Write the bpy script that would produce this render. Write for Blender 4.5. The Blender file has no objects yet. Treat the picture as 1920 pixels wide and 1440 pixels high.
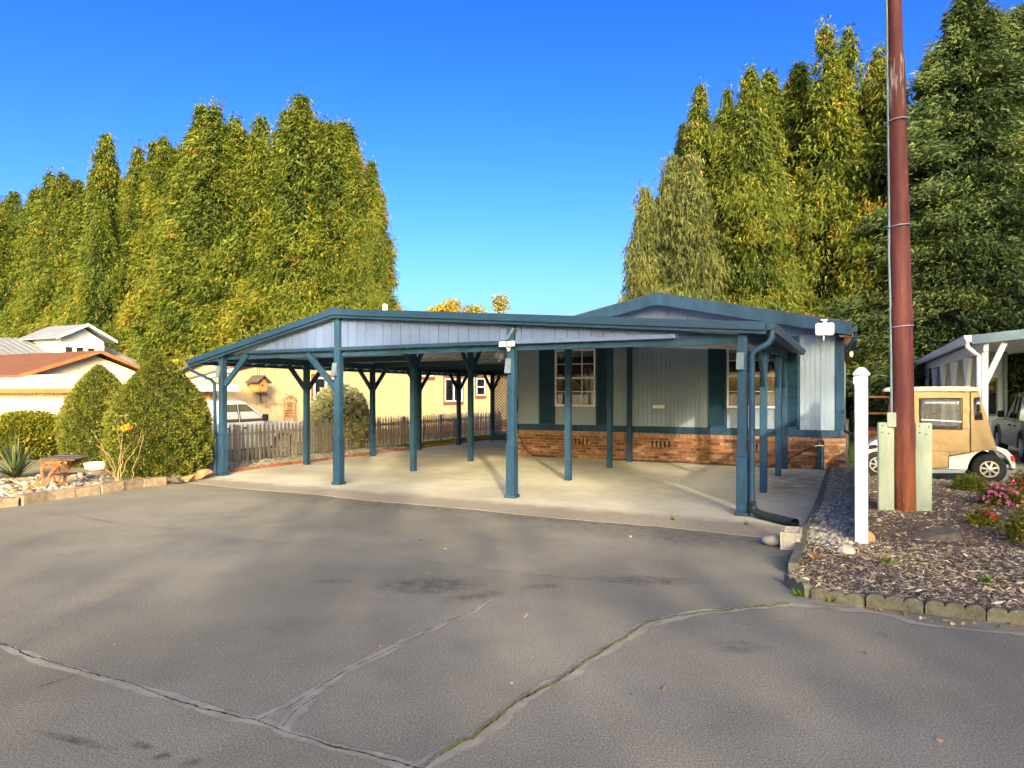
import bpy, math, random
import numpy as np
from mathutils import Vector, Matrix, noise as mnoise

random.seed(7)
rng = np.random.default_rng(7)
scene = bpy.context.scene
COL = scene.collection

# ------------------------------------------------------------------ camera
H = 1.7                      # eye height
F = 1280.0                   # focal length in photo pixels (1920 wide)
CX, HY = 960.0, 738.0        # principal column, horizon row
cam_d = bpy.data.cameras.new('camera')
cam_d.sensor_width = 36.0
cam_d.lens = 24.0
cam_d.shift_y = 18.0 / 1920.0
cam_d.clip_start = 0.1
cam_d.clip_end = 3000.0
cam = bpy.data.objects.new('camera', cam_d)
cam.location = (0, 0, H)
cam.rotation_euler = (math.radians(90), 0, 0)
COL.objects.link(cam)
scene.camera = cam

# ------------------------------------------------------------------ sky and sun
SUN_EL = math.radians(17.5)
SUN_AZ = math.atan2(0.11, -1.0)          # the sun stands behind the camera, a little to the right
world = bpy.data.worlds.new('World')
scene.world = world
world.use_nodes = True
wn = world.node_tree
wn.nodes.clear()
sky = wn.nodes.new('ShaderNodeTexSky')
sky.sky_type = 'NISHITA'
sky.sun_disc = False
sky.sun_elevation = SUN_EL
sky.sun_rotation = SUN_AZ
sky.altitude = 50
sky.air_density = 1.0
sky.dust_density = 5.0
sky.ozone_density = 2.8
hs = wn.nodes.new('ShaderNodeHueSaturation')
hs.inputs['Saturation'].default_value = 1.34
hs.inputs['Hue'].default_value = 0.516
gm = wn.nodes.new('ShaderNodeGamma')
gm.inputs[1].default_value = 1.5
wb = wn.nodes.new('ShaderNodeBackground')
wb.inputs['Strength'].default_value = 0.078
wo = wn.nodes.new('ShaderNodeOutputWorld')
wn.links.new(sky.outputs[0], hs.inputs['Color'])
wn.links.new(hs.outputs[0], gm.inputs[0])
wn.links.new(gm.outputs[0], wb.inputs['Color'])
wn.links.new(wb.outputs[0], wo.inputs['Surface'])
sun_d = bpy.data.lights.new('sun', 'SUN')
sun_d.energy = 2.0
sun_d.angle = math.radians(0.7)
sun_d.color = (1.0, 0.80, 0.54)
sun = bpy.data.objects.new('sun', sun_d)
_d = Vector((-math.sin(SUN_AZ) * math.cos(SUN_EL), -math.cos(SUN_AZ) * math.cos(SUN_EL), -math.sin(SUN_EL)))
sun.rotation_euler = _d.to_track_quat('-Z', 'Y').to_euler()
sun.location = (0, -20, 30)
COL.objects.link(sun)

vs = scene.view_settings
vs.view_transform = 'Standard'
vs.look = 'None'
vs.exposure = 1.72
vs.gamma = 1.0
scene.cycles.use_denoising = True
scene.cycles.max_bounces = 6
scene.cycles.diffuse_bounces = 4
scene.cycles.transparent_max_bounces = 12

# ------------------------------------------------------------------ frames of reference
# u runs along the front of the carport (to the right), v runs back towards the house
cu, su = 2 / math.sqrt(5), 1 / math.sqrt(5)
ROT = -math.atan2(su, cu)
def W(u, v, z=0.0): return (cu * u + su * v, -su * u + cu * v, z)
def UV(X, Y): return (cu * X - su * Y, su * X + cu * Y)
def ong(px, py, z=0.0):
    Z = F * (H - z) / (py - HY); return UV((px - CX) / F * Z, Z)
def onv(px, py, v):
    k = (px - CX) / F; Z = v / (su * k + cu); return UV(k * Z, Z)[0], H + (HY - py) / F * Z
def onu(px, py, u):
    k = (px - CX) / F; Z = u / (cu * k - su); return UV(k * Z, Z)[1], H + (HY - py) / F * Z
def atZ(px, py, Z): return ((px - CX) / F * Z, Z, H + (HY - py) / F * Z)

# ------------------------------------------------------------------ materials
M = {}
def _nt(name):
    m = bpy.data.materials.new(name); m.use_nodes = True
    nt = m.node_tree; nt.nodes.clear()
    out = nt.nodes.new('ShaderNodeOutputMaterial')
    return m, nt, out
class NB:
    """small node-building helper"""
    def __init__(s, nt): s.nt = nt
    def n(s, t, **kw):
        nd = s.nt.nodes.new(t)
        for k, v in kw.items():
            if k.startswith('i_'): nd.inputs[k[2:].replace('_', ' ')].default_value = v
            else: setattr(nd, k, v)
        return nd
    def l(s, a, b): s.nt.links.new(a, b)
    def math(s, op, a, b=None, c=None):
        nd = s.nt.nodes.new('ShaderNodeMath'); nd.operation = op
        for i, x in enumerate((a, b, c)):
            if x is None: continue
            if isinstance(x, (int, float)): nd.inputs[i].default_value = x
            else: s.l(x, nd.inputs[i])
        return nd.outputs[0]
    def mix(s, f, a, b, blend='MIX'):
        nd = s.nt.nodes.new('ShaderNodeMix'); nd.data_type = 'RGBA'; nd.blend_type = blend
        for i, x in ((0, f), (6, a), (7, b)):
            if isinstance(x, (int, float)): nd.inputs[i].default_value = x
            elif isinstance(x, tuple): nd.inputs[i].default_value = (*x[:3], 1)
            else: s.l(x, nd.inputs[i])
        return nd.outputs[2]
    def noise(s, vec, scale, detail=3.0, rough=0.55):
        nd = s.nt.nodes.new('ShaderNodeTexNoise')
        nd.inputs['Scale'].default_value = scale; nd.inputs['Detail'].default_value = detail
        nd.inputs['Roughness'].default_value = rough
        s.l(vec, nd.inputs['Vector']); return nd.outputs['Fac']
    def ramp(s, fac, stops):
        nd = s.nt.nodes.new('ShaderNodeValToRGB')
        e = nd.color_ramp.elements
        while len(e) < len(stops): e.new(0.5)
        for el, (p, c) in zip(e, stops):
            el.position = p; el.color = (*c[:3], 1) if not isinstance(c, (int, float)) else (c, c, c, 1)
        s.l(fac, nd.inputs['Fac']); return nd.outputs['Color']
    def step(s, fac, lo, hi):
        nd = s.nt.nodes.new('ShaderNodeMapRange'); nd.interpolation_type = 'SMOOTHSTEP'
        nd.inputs['From Min'].default_value = lo; nd.inputs['From Max'].default_value = hi
        s.l(fac, nd.inputs['Value']); return nd.outputs[0]

def pmat(name, col, rough=0.6, var=0.12, scale=5.0, bump=0.15, bscale=60.0, metal=0.0, spec=0.12,
         col2=None, rand=0.0, stretch=(1, 1, 1), dirt=0.0, coat=0.0):
    """painted / stone / timber surface: two-scale colour variation, fine relief, grime"""
    m, nt, out = _nt(name); b = NB(nt)
    p = b.n('ShaderNodeBsdfPrincipled'); b.l(p.outputs[0], out.inputs['Surface'])
    tc = b.n('ShaderNodeTexCoord'); mp = b.n('ShaderNodeMapping')
    b.l(tc.outputs['Object'], mp.inputs['Vector']); mp.inputs['Scale'].default_value = stretch
    oi = b.n('ShaderNodeObjectInfo')
    off = b.n('ShaderNodeVectorMath', operation='ADD'); b.l(mp.outputs[0], off.inputs[0])
    cmb = b.n('ShaderNodeCombineXYZ'); r10 = b.math('MULTIPLY', oi.outputs['Random'], 37.0)
    for i in range(3): b.l(r10, cmb.inputs[i])
    b.l(cmb.outputs[0], off.inputs[1]); vec = off.outputs[0]
    n1 = b.noise(vec, scale, 4.0, 0.6); n2 = b.noise(vec, scale * 7, 3.0, 0.6)
    f = b.math('ADD', b.math('MULTIPLY', n1, 0.65), b.math('MULTIPLY', n2, 0.35))
    lo = tuple(c * (1 - var * 2) for c in col); hi = tuple(min(1, c * (1 + var * 2)) for c in (col2 or col))
    c = b.ramp(f, [(0.30, lo), (0.70, hi)])
    if rand:
        k = b.math('ADD', b.math('MULTIPLY', oi.outputs['Random'], 2 * rand), 1 - rand)
        c = b.mix(1.0, c, b.ramp(k, [(0, 0), (1, 1)]) if False else _grey(b, k), 'MULTIPLY')
    if dirt:
        n3 = b.noise(vec, scale * 0.6, 5.0, 0.7)
        c = b.mix(b.math('MULTIPLY', b.step(n3, 0.5, 0.75), dirt), c, (0.09, 0.075, 0.055))
    b.l(c, p.inputs['Base Color'])
    rn = b.math('ADD', b.math('MULTIPLY', n2, 0.25), rough - 0.12)
    b.l(rn, p.inputs['Roughness'])
    p.inputs['Metallic'].default_value = metal
    p.inputs['Specular IOR Level'].default_value = spec
    if coat: p.inputs['Coat Weight'].default_value = coat; p.inputs['Coat Roughness'].default_value = 0.06
    if bump:
        bn = b.n('ShaderNodeBump'); bn.inputs['Strength'].default_value = bump; bn.inputs['Distance'].default_value = 0.02
        b.l(b.noise(vec, bscale, 3.0, 0.6), bn.inputs['Height']); b.l(bn.outputs[0], p.inputs['Normal'])
    M[name] = m
    return m
def _grey(b, k):
    c = b.n('ShaderNodeCombineColor')
    for i in range(3): b.l(k, c.inputs[i])
    return c.outputs[0]

def leafmat(name, stops, trans=0.35, rough=0.6):
    m, nt, out = _nt(name); b = NB(nt)
    at = b.n('ShaderNodeAttribute', attribute_name='tint')
    c = b.ramp(at.outputs['Fac'], stops)
    p = b.n('ShaderNodeBsdfPrincipled'); p.inputs['Roughness'].default_value = rough; p.inputs['Specular IOR Level'].default_value = 0.12
    t = b.n('ShaderNodeBsdfTranslucent'); mx = b.n('ShaderNodeMixShader'); mx.inputs[0].default_value = trans
    b.l(c, p.inputs['Base Color']); b.l(b.mix(1.0, c, (1.0, 0.95, 0.6), 'MULTIPLY'), t.inputs['Color'])
    b.l(p.outputs[0], mx.inputs[1]); b.l(t.outputs[0], mx.inputs[2]); b.l(mx.outputs[0], out.inputs['Surface'])
    M[name] = m
    return m

def glassmat(name, tint=(0.9, 0.95, 1.0), clear=0.55, dark=(0.02, 0.022, 0.025)):
    """window pane: partly see-through, with a mirror-like sheen"""
    m, nt, out = _nt(name); b = NB(nt)
    tr = b.n('ShaderNodeBsdfTransparent'); tr.inputs[0].default_value = (*tint, 1)
    df = b.n('ShaderNodeBsdfDiffuse'); df.inputs[0].default_value = (*dark, 1)
    gl = b.n('ShaderNodeBsdfGlossy'); gl.inputs['Roughness'].default_value = 0.03
    m1 = b.n('ShaderNodeMixShader'); m1.inputs[0].default_value = clear
    b.l(df.outputs[0], m1.inputs[1]); b.l(tr.outputs[0], m1.inputs[2])
    fr = b.n('ShaderNodeFresnel'); fr.inputs[0].default_value = 1.5
    f = b.math('ADD', b.math('MULTIPLY', fr.outputs[0], 1.0), 0.10)
    m2 = b.n('ShaderNodeMixShader'); b.l(f, m2.inputs[0])
    b.l(m1.outputs[0], m2.inputs[1]); b.l(gl.outputs[0], m2.inputs[2]); b.l(m2.outputs[0], out.inputs['Surface'])
    M[name] = m
    return m

pmat('blue_paint', (0.018, 0.050, 0.096), 0.6, 0.24, 3, 0.22, 45, dirt=0.12, stretch=(1, 1, 0.25), spec=0.12)
pmat('blue_metal', (0.016, 0.045, 0.090), 0.45, 0.10, 3, 0.06, 20, spec=0.2)
pmat('lavender_siding', (0.095, 0.140, 0.265), 0.6, 0.05, 2.5, 0.12, 70, stretch=(1, 1, 0.3), rand=0.05)
pmat('house_siding', (0.205, 0.27, 0.365), 0.6, 0.05, 2.0, 0.12, 70, stretch=(1, 1, 0.3), dirt=0.06)
pmat('louvre_blue', (0.018, 0.050, 0.088), 0.5, 0.08, 4, 0.05)
pmat('roof_shingle', (0.05, 0.055, 0.065), 0.85, 0.25, 8, 0.5, 40)
pmat('roof_under', (0.52, 0.54, 0.54), 0.32, 0.10, 2, 0.05, 20)
pmat('dark_beam', (0.022, 0.05, 0.07), 0.55, 0.12, 4, 0.10)
pmat('white_vinyl', (0.56, 0.60, 0.70), 0.4, 0.03, 3, 0.05, dirt=0.10, stretch=(1, 1, 0.3))
pmat('white_paint', (0.57, 0.60, 0.66), 0.5, 0.04, 3, 0.06)
pmat('brick', (0.122, 0.057, 0.032), 0.85, 0.28, 9, 0.5, 60, rand=0.45, col2=(0.195, 0.10, 0.054))
pmat('brick_pale', (0.25, 0.155, 0.10), 0.85, 0.25, 9, 0.5, 60, rand=0.3)
pmat('mortar', (0.27, 0.22, 0.17), 0.95, 0.12, 20, 0.4, 120)
pmat('vent_dark', (0.012, 0.010, 0.010), 0.9, 0.1, 5, 0)
pmat('curtain', (0.20, 0.045, 0.04), 0.9, 0.2, 5, 0.1)
pmat('room_dark', (0.05, 0.035, 0.03), 0.9, 0.2, 3, 0)
pmat('blind', (0.65, 0.65, 0.60), 0.7, 0.05, 5, 0)
pmat('cream_siding', (0.43, 0.345, 0.21), 0.6, 0.04, 1.6, 0.10, 70, stretch=(1, 1, 0.25))
pmat('shed_siding', (0.56, 0.52, 0.43), 0.55, 0.04, 1.6, 0.08, 70)
pmat('rust_roof', (0.13, 0.060, 0.034), 0.7, 0.16, 2.5, 0.25, 30)
pmat('rust_trim', (0.27, 0.11, 0.048), 0.6, 0.12, 4, 0.1)
pmat('metal_roof', (0.20, 0.22, 0.26), 0.4, 0.08, 1.2, 0.05, 20, metal=0.2)
pmat('pale_roof', (0.46, 0.41, 0.33), 0.8, 0.10, 2, 0.2)
pmat('trim_brown', (0.20, 0.075, 0.045), 0.6, 0.12, 4, 0.1)
pmat('fence_wood', (0.235, 0.222, 0.208), 0.85, 0.20, 6, 0.5, 50, stretch=(1, 1, 0.12), rand=0.22)
pmat('deck_wood', (0.32, 0.13, 0.05), 0.7, 0.15, 6, 0.2, 40, stretch=(1, 1, 0.2))
def pole_material():
    m, nt, out = _nt('rust_pole'); b = NB(nt)
    p = b.n('ShaderNodeBsdfPrincipled'); b.l(p.outputs[0], out.inputs[0]); p.inputs['Roughness'].default_value = 0.65; p.inputs['Specular IOR Level'].default_value = 0.15
    tc = b.n('ShaderNodeTexCoord'); v = tc.outputs['Object']; mp = b.n('ShaderNodeMapping'); b.l(v, mp.inputs['Vector']); mp.inputs['Scale'].default_value = (1, 1, 0.10)
    sx = b.n('ShaderNodeSeparateXYZ'); b.l(v, sx.inputs[0]); z = sx.outputs['Z']
    n1 = b.noise(mp.outputs[0], 7, 5, 0.7); n2 = b.noise(mp.outputs[0], 30, 4, 0.7); n3 = b.noise(v, 14, 4, 0.7)
    c = b.mix(b.step(n1, 0.35, 0.68), (0.050, 0.015, 0.017), (0.092, 0.030, 0.027))
    low = b.math('MULTIPLY', b.math('SUBTRACT', 1.0, b.step(z, 0.15, 1.7)), b.step(b.math('ADD', n1, b.math('MULTIPLY', n3, 0.4)), 0.45, 0.85))
    c = b.mix(b.math('MULTIPLY', low, 0.75), c, (0.20, 0.068, 0.024))                                      # paint worn to rust near the ground
    c = b.mix(b.math('MULTIPLY', b.step(n2, 0.64, 0.74), 0.75), c, (0.33, 0.19, 0.09))   # runs of pale rust
    pr = b.math('MULTIPLY', b.math('MULTIPLY', b.step(z, 5.5, 6.05), b.math('SUBTRACT', 1.0, b.step(z, 6.2, 6.4))), b.step(n1, 0.46, 0.6))
    c = b.mix(pr, c, (0.30, 0.33, 0.36))                                         # bare primer under the reducer
    c = b.mix(b.math('MULTIPLY', b.step(n3, 0.62, 0.7), 0.5), c, (0.04, 0.015, 0.013))
    b.l(c, p.inputs['Base Color'])
    bn = b.n('ShaderNodeBump'); bn.inputs['Strength'].default_value = 0.35; bn.inputs['Distance'].default_value = 0.01; b.l(n3, bn.inputs['Height']); b.l(bn.outputs[0], p.inputs['Normal'])
    M['rust_pole'] = m
pole_material()
pmat('rust_orange', (0.38, 0.13, 0.045), 0.75, 0.3, 7, 0.4, 50)
pmat('galvanised', (0.26, 0.31, 0.36), 0.4, 0.08, 6, 0.05, metal=0.5)
pmat('pale_green_board', (0.20, 0.245, 0.205), 0.75, 0.12, 4, 0.3, 40, stretch=(1, 1, 0.15), dirt=0.35)
pmat('tan_canvas', (0.315, 0.228, 0.112), 0.85, 0.06, 2, 0.25, 220)
pmat('cart_white', (0.62, 0.60, 0.54), 0.3, 0.02, 2, 0.0, coat=0.4)
pmat('cart_roof', (0.52, 0.44, 0.31), 0.5, 0.04, 2, 0.03)
pmat('black_rubber', (0.022, 0.022, 0.023), 0.85, 0.15, 8, 0.15)
pmat('black_plastic', (0.018, 0.018, 0.02), 0.5, 0.1, 5, 0.03)
pmat('rim_metal', (0.55, 0.55, 0.54), 0.3, 0.06, 5, 0.02, metal=0.8)
pmat('red_lens', (0.55, 0.03, 0.03), 0.25, 0.05, 5, 0, coat=0.5)
pmat('truck_grey', (0.12, 0.14, 0.14), 0.22, 0.04, 2, 0.0, metal=0.55, coat=0.8)
pmat('truck_white', (0.56, 0.58, 0.64), 0.25, 0.02, 2, 0.0, coat=0.6)
pmat('stone_block', (0.25, 0.195, 0.14), 0.9, 0.25, 10, 0.8, 45, rand=0.2)
pmat('concrete_block', (0.40, 0.375, 0.31), 0.9, 0.12, 10, 0.5, 90)
pmat('edging_concrete', (0.135, 0.13, 0.098), 0.95, 0.22, 8, 0.7, 80, rand=0.12, dirt=0.3)
pmat('edging_red', (0.26, 0.11, 0.06), 0.9, 0.2, 8, 0.4, 60, rand=0.2)
pmat('river_rock', (0.30, 0.265, 0.215), 0.75, 0.16, 5, 0.3, 30, rand=0.55)
pmat('rock_orange', (0.26, 0.165, 0.09), 0.8, 0.2, 6, 0.3, 30, rand=0.35)
pmat('rock_dark', (0.085, 0.078, 0.066), 0.9, 0.25, 6, 0.6, 35, rand=0.2)
pmat('round_stone', (0.30, 0.27, 0.22), 0.8, 0.15, 14, 0.3, 60)
pmat('bark', (0.13, 0.085, 0.06), 0.9, 0.3, 4, 0.8, 25, stretch=(1, 1, 0.2))
pmat('twig', (0.24, 0.18, 0.10), 0.85, 0.2, 8, 0.2)
pmat('iron_rust', (0.26, 0.09, 0.038), 0.8, 0.25, 9, 0.4, 60)
pmat('dark_wood', (0.075, 0.06, 0.055), 0.75, 0.25, 6, 0.4, 40, stretch=(0.2, 1, 1))
pmat('bird_wood', (0.42, 0.20, 0.06), 0.7, 0.2, 8, 0.2)
pmat('awning_blue', (0.10, 0.15, 0.19), 0.4, 0.06, 2, 0.03)
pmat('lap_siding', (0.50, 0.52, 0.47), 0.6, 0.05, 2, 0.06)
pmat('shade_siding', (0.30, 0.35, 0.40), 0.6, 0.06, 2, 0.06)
pmat('green_wall', (0.06, 0.12, 0.095), 0.7, 0.1, 2, 0.1)
pmat('drain_black', (0.014, 0.022, 0.028), 0.4, 0.1, 6, 0.05)
pmat('moss', (0.13, 0.14, 0.03), 0.95, 0.35, 30, 0.6, 150)
pmat('crack_dark', (0.030, 0.027, 0.024), 0.95, 0.3, 20, 0.3)
pmat('brass', (0.55, 0.45, 0.25), 0.35, 0.1, 8, 0, metal=0.8)
pmat('crown_shade', (0.004, 0.007, 0.002), 0.95, 0.4, 2.5, 0.6, 8)  # near black: the shade inside tree crowns as a colour
glassmat('truck_window', (0.8, 0.85, 0.8), 0.0, (0.13, 0.125, 0.06))  # opaque pane; yellowish reflection and view through are put into its colour
pmat('hull_green', (0.022, 0.034, 0.012), 0.95, 0.2, 8, 0.3)
glassmat('pane_glass', (0.95, 0.97, 1.0), 0.78)
glassmat('vinyl_glass', (0.85, 0.88, 0.9), 0.72, (0.20, 0.20, 0.18))
glassmat('dark_glass', (0.5, 0.55, 0.55), 0.25)

GR = [(0.0, (0.014, 0.028, 0.006)), (0.3, (0.046, 0.074, 0.012)), (0.6, (0.102, 0.130, 0.018)), (0.85, (0.160, 0.172, 0.024)), (1.0, (0.25, 0.115, 0.02))]
leafmat('cedar_leaf', GR, 0.30)
leafmat('pale_cedar_leaf', [(0, (0.028, 0.042, 0.014)), (0.5, (0.090, 0.110, 0.036)), (0.85, (0.15, 0.160, 0.048)), (1, (0.22, 0.15, 0.03))], 0.30)
leafmat('spruce_leaf', [(0, (0.012, 0.026, 0.013)), (0.5, (0.042, 0.072, 0.027)), (0.85, (0.085, 0.115, 0.035)), (1, (0.12, 0.13, 0.03))], 0.18)
leafmat('dwarf_leaf', [(0, (0.022, 0.042, 0.010)), (0.45, (0.100, 0.128, 0.022)), (0.8, (0.20, 0.20, 0.036)), (1, (0.27, 0.20, 0.055))], 0.2)
leafmat('shrub_leaf', [(0, (0.06, 0.085, 0.012)), (0.5, (0.15, 0.17, 0.022)), (1, (0.30, 0.25, 0.03))], 0.35)
leafmat('yellow_leaf', [(0, (0.13, 0.13, 0.02)), (0.5, (0.28, 0.25, 0.03)), (1, (0.40, 0.30, 0.06))], 0.4)
leafmat('blue_spruce_leaf', [(0, (0.09, 0.12, 0.08)), (0.5, (0.27, 0.29, 0.17)), (1, (0.46, 0.42, 0.20))], 0.2)
leafmat('yucca_leaf', [(0, (0.035, 0.060, 0.025)), (0.6, (0.10, 0.14, 0.06)), (1, (0.26, 0.24, 0.10))], 0.2, 0.4)
leafmat('grass_leaf', [(0, (0.04, 0.10, 0.01)), (0.6, (0.09, 0.20, 0.015)), (1, (0.20, 0.24, 0.04))], 0.3)
leafmat('petal_pink', [(0, (0.55, 0.08, 0.30)), (0.6, (0.70, 0.20, 0.50)), (1, (0.78, 0.42, 0.42))], 0.3)
leafmat('petal_red', [(0, (0.45, 0.01, 0.04)), (1, (0.6, 0.03, 0.08))], 0.3)
leafmat('petal_orange', [(0, (0.75, 0.30, 0.02)), (1, (0.85, 0.42, 0.05))], 0.3)
leafmat('mulch_chip', [(0, (0.06, 0.046, 0.034)), (0.35, (0.19, 0.155, 0.115)), (0.75, (0.38, 0.34, 0.265)), (1, (0.62, 0.59, 0.51))], 0.0, 0.9)
leafmat('pebble', [(0, (0.09, 0.095, 0.09)), (0.4, (0.23, 0.225, 0.195)), (0.8, (0.38, 0.35, 0.27)), (1, (0.60, 0.55, 0.45))], 0.0, 0.8)
leafmat('dead_leaf', [(0, (0.22, 0.12, 0.06)), (1, (0.50, 0.36, 0.20))], 0.2, 0.8)

# ------------------------------------------------------------------ mesh building
ORG = {}
def thing(name, label, cat, u, v, z=0.0, group=None):
    o = bpy.data.objects.new(name, None); o.empty_display_size = 0.3
    o.location = W(u, v, z); o.rotation_euler = (0, 0, ROT); COL.objects.link(o)
    ORG[o.name] = (u, v, z); tag(o, label, cat, group)
    return o
def tag(o, label=None, cat=None, group=None, kind=None):
    if label: o['label'] = label
    if cat: o['category'] = cat
    if group: o['group'] = group
    if kind: o['kind'] = kind
    return o

class MB:
    """collects shapes given in (u, v, z); build() links them as one mesh object"""
    def __init__(s): s.v, s.f = [], []
    def add(s, vs_, fs_):
        n = len(s.v); s.v += [tuple(p) for p in vs_]; s.f += [tuple(i + n for i in f) for f in fs_]; return s
    def box(s, a, b):
        (x0, y0, z0), (x1, y1, z1) = a, b
        x0, x1 = sorted((x0, x1)); y0, y1 = sorted((y0, y1)); z0, z1 = sorted((z0, z1))
        return s.add([(x0, y0, z0), (x1, y0, z0), (x1, y1, z0), (x0, y1, z0), (x0, y0, z1), (x1, y0, z1), (x1, y1, z1), (x0, y1, z1)],
                     [(0, 3, 2, 1), (4, 5, 6, 7), (0, 1, 5, 4), (1, 2, 6, 5), (2, 3, 7, 6), (3, 0, 4, 7)])
    def bar(s, p, q, w, h, up=(0, 0, 1)):
        p, q = Vector(p), Vector(q); d = (q - p).normalized(); up = Vector(up)
        a = d.cross(up)
        if a.length < 1e-4: a = d.cross(Vector((0, 1, 0)))
        a.normalize(); b = a.cross(d).normalized()
        vs_ = [e + a * sa * w / 2 + b * sb * h / 2 for e in (p, q) for sa, sb in ((-1, -1), (1, -1), (1, 1), (-1, 1))]
        return s.add(vs_, [(0, 1, 2, 3), (7, 6, 5, 4), (0, 4, 5, 1), (1, 5, 6, 2), (2, 6, 7, 3), (3, 7, 4, 0)])
    def tube(s, pts, r, n=10, cap=True):
        pts = [Vector(p) for p in pts]; rs = r if isinstance(r, (list, tuple)) else [r] * len(pts)
        rings = []; ref = None
        for i, p in enumerate(pts):
            d = (pts[min(i + 1, len(pts) - 1)] - pts[max(i - 1, 0)]).normalized()
            if ref is None: ref = d.cross(Vector((0, 0, 1))) if abs(d.z) < 0.95 else d.cross(Vector((1, 0, 0)))
            a = (ref - d * ref.dot(d)).normalized(); ref = a; b = d.cross(a)
            rings.append([p + (a * math.cos(2 * math.pi * k / n) + b * math.sin(2 * math.pi * k / n)) * rs[i] for k in range(n)])
        vs_ = [p for r_ in rings for p in r_]
        fs_ = [(i * n + k, i * n + (k + 1) % n, (i + 1) * n + (k + 1) % n, (i + 1) * n + k) for i in range(len(pts) - 1) for k in range(n)]
        if cap: fs_ += [tuple(range(n - 1, -1, -1)), tuple((len(pts) - 1) * n + k for k in range(n))]
        return s.add(vs_, fs_)
    def prism(s, poly, axis, a, b):
        """poly: list of 2-d points; axis 'v' extrudes (u,z) along v, 'u' extrudes (v,z), 'z' extrudes (u,v)"""
        def P(q, t): return (q[0], t, q[1]) if axis == 'v' else (t, q[0], q[1]) if axis == 'u' else (q[0], q[1], t)
        n = len(poly); vs_ = [P(q, a) for q in poly] + [P(q, b) for q in poly]
        return s.add(vs_, [tuple(range(n)), tuple(range(2 * n - 1, n - 1, -1))] + [(i, i + n, (i + 1) % n + n, (i + 1) % n) for i in range(n)])
    def lathe(s, c, prof, n=20, axis='z'):
        vs_, fs_ = [], []
        for (r, h) in prof:
            for k in range(n):
                a = 2 * math.pi * k / n; x, y = r * math.cos(a), r * math.sin(a)
                vs_.append((c[0] + x, c[1] + y, c[2] + h) if axis == 'z' else (c[0] + x, c[1] + h, c[2] + y) if axis == 'v' else (c[0] + h, c[1] + x, c[2] + y))
        m = len(prof)
        fs_ = [(i * n + k, i * n + (k + 1) % n, (i + 1) * n + (k + 1) % n, (i + 1) * n + k) for i in range(m - 1) for k in range(n)]
        fs_ += [tuple(range(n)), tuple((m - 1) * n + k for k in range(n))]
        return s.add(vs_, fs_)
    def loft(s, rings, cap=True, closed=True):
        n = len(rings[0]); vs_ = [p for r in rings for p in r]
        rr = range(n if closed else n - 1)
        fs_ = [(i * n + k, i * n + (k + 1) % n, (i + 1) * n + (k + 1) % n, (i + 1) * n + k) for i in range(len(rings) - 1) for k in rr]
        if cap: fs_ += [tuple(range(n)), tuple((len(rings) - 1) * n + k for k in range(n))]
        return s.add(vs_, fs_)
    def build(s, name, mat, parent=None, org=None, bevel=0.0, smooth=False, seg=2):
        me = bpy.data.meshes.new(name)
        if parent is not None: ox = ORG[parent.name]
        else: ox = org or (sum(p[0] for p in s.v) / len(s.v), sum(p[1] for p in s.v) / len(s.v), min(p[2] for p in s.v))
        me.from_pydata([(p[0] - ox[0], p[1] - ox[1], p[2] - ox[2]) for p in s.v], [], s.f)
        import bmesh as _b
        bm = _b.new(); bm.from_mesh(me); _b.ops.recalc_face_normals(bm, faces=bm.faces); bm.to_mesh(me); bm.free()
        if smooth:
            me.shade_smooth()
            me.set_sharp_from_angle(angle=math.radians(40))
        me.materials.append(M[mat] if isinstance(mat, str) else mat)
        o = bpy.data.objects.new(name, me); COL.objects.link(o)
        if parent is not None: o.parent = parent
        else: o.location = W(*ox); o.rotation_euler = (0, 0, ROT)
        ORG[o.name] = ox
        if bevel:
            bv = o.modifiers.new('bevel', 'BEVEL'); bv.width = bevel; bv.segments = seg; bv.limit_method = 'ANGLE'; bv.angle_limit = math.radians(35)
        return o

def npmesh(name, V, Fc, mat, tint=None, smooth=False):
    """mesh from numpy arrays; Fc is (n,k)"""
    me = bpy.data.meshes.new(name)
    n, k = Fc.shape
    me.vertices.add(len(V)); me.vertices.foreach_set('co', np.ascontiguousarray(V, dtype=np.float32).ravel())
    me.loops.add(n * k); me.loops.foreach_set('vertex_index', np.ascontiguousarray(Fc, dtype=np.int32).ravel())
    me.polygons.add(n); me.polygons.foreach_set('loop_start', np.arange(0, n * k, k, dtype=np.int32))
    if tint is not None:
        at = me.attributes.new('tint', 'FLOAT', 'POINT'); at.data.foreach_set('value', np.clip(tint, 0, 1).astype(np.float32))
    me.update(calc_edges=True)
    if smooth: me.shade_smooth()
    me.materials.append(M[mat])
    return me
def npobj(name, me, parent=None, loc=(0, 0, 0), rz=0.0):
    o = bpy.data.objects.new(name, me); COL.objects.link(o)
    o.location = loc; o.rotation_euler = (0, 0, rz)
    if parent is not None: o.parent = parent
    return o
def unit(a): return a / np.maximum(np.linalg.norm(a, axis=1, keepdims=True), 1e-9)
def kites(C, D, L, Wd, fold=0.25, g=None):
    """leaf blades: base point, direction, length, width -> verts, quads"""
    g = g or rng
    N = len(C); D = unit(D); S = unit(np.cross(D, g.normal(size=(N, 3)))); Nn = np.cross(D, S)
    L = np.broadcast_to(np.asarray(L, float), (N,))[:, None]; Wd = np.broadcast_to(np.asarray(Wd, float), (N,))[:, None]
    mid = C + D * L * 0.5
    V = np.stack([C, mid + S * Wd / 2 + Nn * Wd * fold, C + D * L, mid - S * Wd / 2 + Nn * Wd * fold], 1).reshape(-1, 3)
    return V, np.arange(4 * N).reshape(N, 4)
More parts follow.
